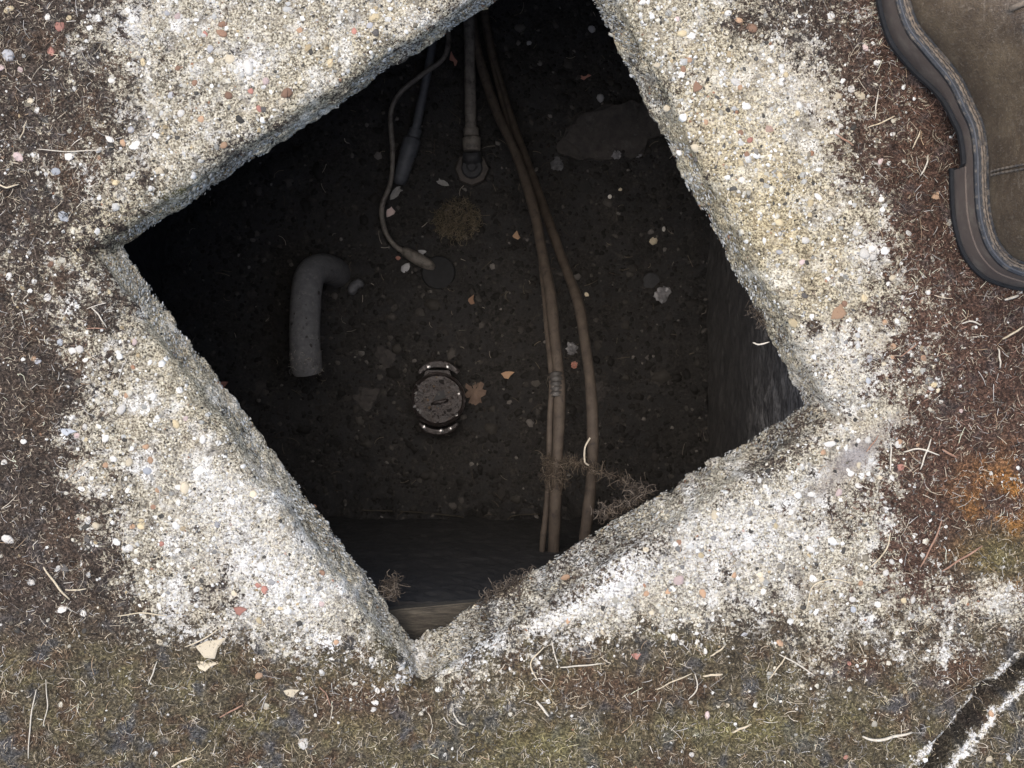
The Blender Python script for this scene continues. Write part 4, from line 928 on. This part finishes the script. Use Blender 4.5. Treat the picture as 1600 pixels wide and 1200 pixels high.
# leaves
def leaf(name, px_, py_, pts, s, rot, mat, lab, curl=.15):
    bm = bmesh.new(); p = P(px_, py_, fz(px_, py_)+.004); ca, sa = math.cos(rot), math.sin(rot)
    cv = bm.verts.new((0, 0, 0)); rim = [bm.verts.new((x_*s, y_*s, 0)) for x_, y_ in pts]
    for i in range(len(rim)): bm.faces.new((cv, rim[i], rim[(i+1) % len(rim)]))
    bmesh.ops.subdivide_edges(bm, edges=bm.edges[:], cuts=1)
    r = bmesh.ops.extrude_face_region(bm, geom=bm.faces[:])
    for v in [g for g in r['geom'] if isinstance(g, bmesh.types.BMVert)]: v.co.z += .0006
    for v in bm.verts:
        x_, y_ = v.co.x, v.co.y; v.co.z += curl*(x_*x_)/s+.0008*math.sin(x_*900)+.0008*math.sin(y_*700)
        v.co.x, v.co.y = x_*ca-y_*sa, x_*sa+y_*ca
        v.co += p
    bmesh.ops.recalc_face_normals(bm, faces=bm.faces)
    me = bpy.data.meshes.new(name); bm.to_mesh(me); bm.free(); smooth_by_angle(me, 50)
    return tag(link_mesh(name, me, mat), lab, 'leaf')
OAK = [(0, -1.15), (.35, -.9), (.55, -.95), (.45, -.55), (.85, -.35), (.95, 0), (.62, .12), (.8, .5), (.55, .72), (.35, .6), (.2, 1.1), (-.15, 1.15), (-.3, .7), (-.6, .62), (-.7, .3), (-.45, .1), (-.75, -.2), (-.6, -.5), (-.35, -.5), (-.5, -.9), (-.25, -1)]
leaf('dead_oak_leaf', 741, 611, OAK, .019, .05, M['leaf'], 'brown lobed oak leaf beside the round metal cap')
LF = [(0, -1), (.3, -.6), (.42, 0), (.3, .5), (.5, .8), (.1, .7), (-.1, 1), (-.35, .6), (-.4, 0), (-.25, -.6)]
leaf('dead_leaf', 618, 302, LF, .013, -.7, M['leafpale'], 'bleached curled leaf inside the curve of the thin cable', .6)
leaf('dead_leaf', 692, 286, LF, .010, 1.2, M['leafpale'], 'small grey leaf scrap left of the round eye fitting', .6)
# tan moss clump on the floor
n = 700
a = rng.uniform(0, 2*math.pi, n); rr = np.sqrt(rng.uniform(0, 1, n))*.034; c0 = P(714, 345, ZF)
x = c0.x+rr*np.cos(a); y = c0.y+rr*np.sin(a)*.85
o = fibres('moss_clump', np.c_[x, y, floor_h(x, y)+.003], rng.uniform(.006, .016, n), rng.uniform(.0003, .0006, n), np.array([(.13, .105, .070), (.08, .065, .043), (.19, .155, .105)])[rng.integers(0, 3, n)], M['fiber'], 2.2, (.1, 1.0))
del o['kind']; tag(o, 'tan clump of dry moss on the soil between the cable fittings', 'moss clump')

# ------------------------------------------------------------------ roots and tufts hanging in the opening
def on_floor(pts):
    q = []
    for (a_, b_) in pts:
        z_ = ZF
        for _ in range(4):
            p = P(a_, b_, z_); z_ = float(floor_h(np.array([p.x]), np.array([max(p.y, YW0+.003)]))[0])+.007
        q.append(P(a_, b_, z_))
    return catmull(q, 6)
def tuft(name, pts, n, spread, ln, label, col=((.075, .058, .042), (.13, .105, .08), (.04, .03, .022)), r_=(.0003, .0006)):
    q = catmull([P(*p) for p in pts], 8); m_ = len(q)
    idx = rng.integers(0, m_, n); base = np.array([tuple(q[i]) for i in idx])+rng.normal(0, spread, (n, 3))
    cc = np.array(col)[rng.integers(0, len(col), n)]*rng.uniform(.7, 1.3, (n, 1))
    o = fibres(name, base, rng.uniform(ln*.4, ln, n), rng.uniform(*r_, n), cc, M['fiber'], 2.6, (-.6, 1.1), 4)
    del o['kind']; return tag(o, label, 'roots')
tuft('root_tangle', [(858, 722, -.385), (870, 735, -.382), (866, 760, -.38)], 330, .0055, .017, 'tangle of fine roots wrapped round the thick brown cable')
tuft('root_strand', [(885, 722, -.375), (905, 724, -.36), (940, 738, -.32), (975, 752, -.20), (1000, 766, -.10)], 300, .0008, .016, 'thin hairy root crossing from the cable to the slab edge')
tuft('root_tuft', [(938, 803, -.062), (960, 797, -.062), (985, 783, -.062), (1010, 768, -.058)], 230, .0032, .013, 'dark root tuft hanging from the lower right slab edge')
tuft('root_tuft', [(600, 915, -.055), (612, 925, -.055), (618, 905, -.062)], 200, .0028, .013, 'small dark root tuft at the lower left slab edge')
tuft('root_tuft', [(755, 938, -.045), (790, 918, -.042), (830, 896, -.042)], 260, .0030, .010, 'brown rootlets fringing the bottom slab edge right of the board')
tuft('root_tuft', [(1178, 478, -.042), (1195, 505, -.042)], 110, .0030, .010, 'small dark rootlets on the right slab edge')
tag(tube('white_root', path([(922, 684, -.35), (914, 700, -.35), (914, 722, -.35), (921, 727, -.35)], 4), .0011, M['strawwhite'], None, 6), 'short bent white root clinging to the curving cable', 'roots')
tag(tube('pale_root', on_floor([(565, 797), (645, 800), (690, 804), (722, 808), (729, 816)]), .0009, M['board'], None, 6), 'long thin pale root along the foot of the bottom wall', 'roots')
tag(tube('pale_root', on_floor([(793, 828), (793, 815), (802, 806), (843, 803)]), .0009, M['board'], None, 6), 'hooked thin pale root at the foot of the wall near the cables', 'roots')

# ------------------------------------------------------------------ the boot
OUT = [(.421, .0805), (.400, .0842), (.384, .092), (.3715, .108), (.3645, .1316), (.3625, .158), (.3620, .180), (.3590, .200), (.3530, .2135), (.3420, .236), (.3240, .258), (.3080, .279), (.2990, .309), (.2975, .335), (.304, .362),
       (.320, .390), (.345, .404), (.372, .401), (.395, .383), (.410, .352), (.420, .315), (.429, .275), (.438, .235), (.446, .20), (.455, .17), (.4605, .14), (.456, .108), (.442, .089)]
ol = [Vector((p.x, p.y)) for p in catmull([(a, b, 0) for a, b in OUT], 6, True)]; NO = len(ol)
def inset(pl, d):
    out = []
    for i, p in enumerate(pl):
        t = (pl[(i+1) % len(pl)]-pl[i-1]).normalized(); nn = Vector((-t.y, t.x))
        c = Vector((.39 if p.y < .2 else .365, min(max(p.y, .125), .36)))
        if nn.dot(c-p) < 0: nn = -nn
        out.append(p+nn*d)
    return out
def loft(name, rings, mat, parent, cap0=True, cap1=True, ang=40, sm=True):
    n_ = len(rings[0]); V = [tuple(v) for r in rings for v in r]; F = []
    for i in range(len(rings)-1):
        for k in range(n_): F.append((i*n_+k, i*n_+(k+1) % n_, (i+1)*n_+(k+1) % n_, (i+1)*n_+k))
    if cap0: F.append(tuple(range(n_-1, -1, -1)))
    if cap1: F.append(tuple((len(rings)-1)*n_+k for k in range(n_)))
    me = bpy.data.meshes.new(name); me.from_pydata(V, [], F); me.update(); smooth_by_angle(me, ang)
    return link_mesh(name, me, mat, parent)
def z3(pl, z): return [Vector((p.x, p.y, z(p) if callable(z) else z)) for p in pl]
M['sole'] = simple('taupe_rubber_sole', (.092, .070, .058), (.125, .098, .080), 40, .6, .15, .0004, dust=(.19, .16, .125), dust_scale=55, dust_lo=.50, dust_hi=.78)
M['welt'] = simple('dusty_blue_black_welt', (.013, .015, .018), (.034, .037, .041), 200, .65, .6, .0008, dust=(.19, .155, .115), dust_scale=110, dust_lo=.50, dust_hi=.70)
M['thread'] = simple('dusty_tan_thread', (.12, .095, .070), (.23, .185, .14), 300, .9, .5, .0005, dust=(.04, .04, .042), dust_scale=110, dust_lo=.48)
def leather():
    m, nt, b = nodes_of('scuffed_brown_leather'); co = coords(nt)
    n1 = noise(nt, co, 26, 5, .65); n2 = noise(nt, co, 300, 4, .7)
    mp = nt.nodes.new('ShaderNodeMapping'); mp.inputs['Scale'].default_value = (1, 9, 3); mp.inputs['Rotation'].default_value = (.3, .2, .9); nt.links.new(co, mp.inputs[0])
    n3 = noise(nt, mp.outputs[0], 60, 4, .75)
    mp2 = nt.nodes.new('ShaderNodeMapping'); mp2.inputs['Scale'].default_value = (10, 1, 4); mp2.inputs['Rotation'].default_value = (.2, .5, -.5); nt.links.new(co, mp2.inputs[0])
    n4 = noise(nt, mp2.outputs[0], 55, 4, .75)
    c = ramp(nt, n1, [(.3, (.050, .034, .022)), (.5, (.092, .065, .041)), (.72, (.150, .110, .067))])
    c = mix(nt, ramp(nt, n3, [(.55, 0.0), (.72, .55)]), c, (.27, .22, .165))
    c = mix(nt, ramp(nt, n4, [(.56, 0.0), (.72, .5)]), c, (.26, .215, .165))
    c = mix(nt, ramp(nt, n2, [(.35, .35), (.5, 0.0)]), c, (.045, .035, .03))
    mp3 = nt.nodes.new('ShaderNodeMapping'); mp3.inputs['Scale'].default_value = (1, 22, 6); mp3.inputs['Rotation'].default_value = (.1, .3, 1.15); nt.links.new(co, mp3.inputs[0])
    n5 = noise(nt, mp3.outputs[0], 75, 3, .6); n6 = noise(nt, co, 18, 4, .7)
    c = mix(nt, mth(nt, 'MULTIPLY', ramp(nt, n5, [(.62, 0.0), (.68, 1.0)]), ramp(nt, n6, [(.45, 0.0), (.6, .7)])), c, (.30, .25, .19))
    vg = voro(nt, co, 620)
    nt.links.new(c, b.inputs['Base Color']); b.inputs['Roughness'].default_value = .45; b.inputs['Specular IOR Level'].default_value = .45
    bump(nt, b, mth(nt, 'ADD', mth(nt, 'MULTIPLY', n1, 2.0), mth(nt, 'ADD', mth(nt, 'ADD', mth(nt, 'MULTIPLY', n2, .5), mth(nt, 'MULTIPLY', vg.outputs['Distance'], .35)), n3)), .6, .0014)
    return m
M['leather'] = leather()
boot = empty('work_boot', (.39, .2, 0)); tag(boot, 'scuffed brown leather work boot with thick sole standing beside the opening', 'boot')
zs = lambda base: (lambda p: base+.004*sstep(.17, .26, p.y)*0)
def waist(b): return lambda p: b+.014*float(sstep(.168, .178, p.y)*(1-sstep(.215, .26, p.y)))
sole = loft('sole', [z3(inset(ol, .0035), waist(.0095)), z3(inset(ol, .001), waist(.0125)), z3(inset(ol, .0005), .030), z3(inset(ol, .0012), .0385)], M['sole'], boot)
hl = [p for p in ol if p.y < .1735]; k0 = max(range(len(hl)), key=lambda i: (hl[i]-hl[(i+1) % len(hl)]).length); hl = hl[k0+1:]+hl[:k0+1]
hc = Vector((.412, .13)); hl = [hc+(p-hc)*1.03 for p in hl]
loft('heel', [z3([hc+(p-hc)*.975 for p in hl], .0015), z3([hc+(p-hc)*1.0 for p in hl], .005), z3(hl, .012), z3([hc+(p-hc)*.985 for p in hl], .0275)], M['sole'], sole, True, True, 30)
loft('outsole_shadow', [z3(inset(ol, .0010), waist(.0045)), z3(inset(ol, -.0012), waist(.0065)), z3(inset(ol, -.0012), waist(.0105)), z3(inset(ol, .0016), waist(.0125))], M['outsole_shadow'], sole, True, True, 30)  # outsole layer, its black colour carries the contact shadow
loft('heel_shadow_piece', [z3([hc+(p-hc)*1.03 for p in hl], .0008), z3([hc+(p-hc)*1.05 for p in hl], .0025), z3([hc+(p-hc)*1.05 for p in hl], .0060), z3([hc+(p-hc)*1.02 for p in hl], .0075)], M['outsole_shadow'], sole, True, True, 30)  # flared heel base, blackened in place of the contact shadow
for k in range(7):                                                    # tread blocks under the forefoot
    yy = .262+k*.020; xs = [p.x for p in ol if abs(p.y-yy) < .006]
    if len(xs) > 1: plate('tread_block', [(min(xs)+.008, yy), (max(xs)-.008, yy), (max(xs)-.008, yy+.012), (min(xs)+.008, yy+.012)], .0025, .010, M['sole'], sole)
welt = loft('welt', [z3(inset(ol, .0022), .0387), z3(inset(ol, .0008), .0405), z3(inset(ol, .0008), .0432), z3(inset(ol, .0026), .0446), z3(inset(ol, .0125), .0452), z3(inset(ol, .0140), .0440)], M['welt'], boot)
st = inset(ol, .0062)
def closed_tube(name, pl, z, r, mat, parent, wob):
    q = [Vector((p.x, p.y, z)) for p in pl]; q = q+[q[0].copy()]
    fine = []
    for a, b in zip(q[:-1], q[1:]):
        L = (b-a).length; m_ = max(1, int(L/.0013))
        fine += [a.lerp(b, i/m_) for i in range(m_)]
    return tube(name, fine+[fine[0].copy()], [r*(1+wob*math.sin(i*math.pi/2)) for i in range(len(fine)+1)], mat, parent, 6, False)
closed_tube('welt_stitching', st, .0452, .0010, M['thread'], welt, .35)
closed_tube('welt_stitching', inset(ol, .0082), .0454, .0008, M['thread'], welt, .4)
closed_tube('rand', inset(ol, .0032), .0442, .0011, M['cable_black'], welt, .0)
# upper
def Hy(y): return float(np.interp(y, [.07, .125, .18, .215, .25, .29, .33, .36, .40], [.150, .152, .150, .128, .098, .078, .068, .060, .045]))
def Cy(y): return float(np.interp(y, [.07, .16, .195, .235, .26], [.34, .34, .55, .97, 1.0]))
base = inset(ol, .0112); rings = []; RW = 22
def axis_pt(p): return Vector((float(np.interp(p.y, [.08, .2, .3, .4], [.412, .398, .362, .352])), min(max(p.y, .128), .352)))
for i in range(RW+1):
    f = i/RW; th = f*math.pi/2; ring = []
    for p in base:
        ax = axis_pt(p); cl = Cy(ax.y); hh = Hy(ax.y)
        g = (1-math.cos(th))**.85*cl
        if cl < .9: g = cl*f**1.3
        bulge = .0026*math.sin(math.pi*min(1, f*2.2))*(1-f)
        zz = .0445+hh*(math.sin(th) if cl > .9 else (math.sin(th)*(cl-.34)/.63+f*(.97-cl)/.63) if cl > .34 else f)
        pq = p+(ax-p)*g+(p-ax).normalized()*bulge
        ring.append(Vector((pq.x, pq.y, zz)))
    rings.append(ring)
up = loft('upper', rings, M['leather'], boot, True, False, 70)
# collar, tongue and lining round the ankle
top = rings[-1]; cpl = [v for v, p in zip(top, base) if axis_pt(p).y < .215]
cm = sum((v for v in cpl), Vector())/len(cpl)
rim = [cm+Vector((.036*math.cos(a), .046*math.sin(a)-.004, -.002)) for a in np.linspace(0, 2*math.pi, 40, endpoint=False)]
tube('collar', rim+[rim[0].copy()], .0065, M['leather'], boot, 10, False)
loft('lining', [[cm+Vector((.036*math.cos(a), .046*math.sin(a)-.004, z_)) for a in np.linspace(0, 2*math.pi, 40, endpoint=False)] for z_ in (-.002, -.06)], M['rubber'], boot, False, True)
# seam across the side of the upper (double row)
jm = min(range(NO), key=lambda i: (base[i]-Vector((.3745, .165))).length)
for off in (0, 1):
    q = []
    for i in range(1, 16):
        f = i/RW; jf = jm-off*.8-i*.16; j = math.floor(jf); v = rings[i][j % NO].lerp(rings[i][(j+1) % NO], jf-j)
        nn = (Vector((v.x, v.y))-axis_pt(base[j % NO])).normalized(); q.append(v+Vector((nn.x, nn.y, 0))*.0005)
    fine = []
    for a, b in zip(q[:-1], q[1:]): fine += [a.lerp(b, k/4) for k in range(4)]
    tube('seam', fine, [.0009*(1+.35*math.sin(i*1.6)) for i in range(len(fine))], M['thread'], up, 6)
# laces over the instep
for k in range(5):
    y0 = .225+k*.016; zz = .0445+Hy(y0)+.003; xa = axis_pt(Vector((.37, y0))).x
    tube('lace', [Vector((xa-.017, y0-.006, zz-.007)), Vector((xa-.006, y0-.002, zz)), Vector((xa+.006, y0+.002, zz)), Vector((xa+.017, y0+.006, zz-.007))], .0022, M['thread'], boot, 8)
if False: print(1)
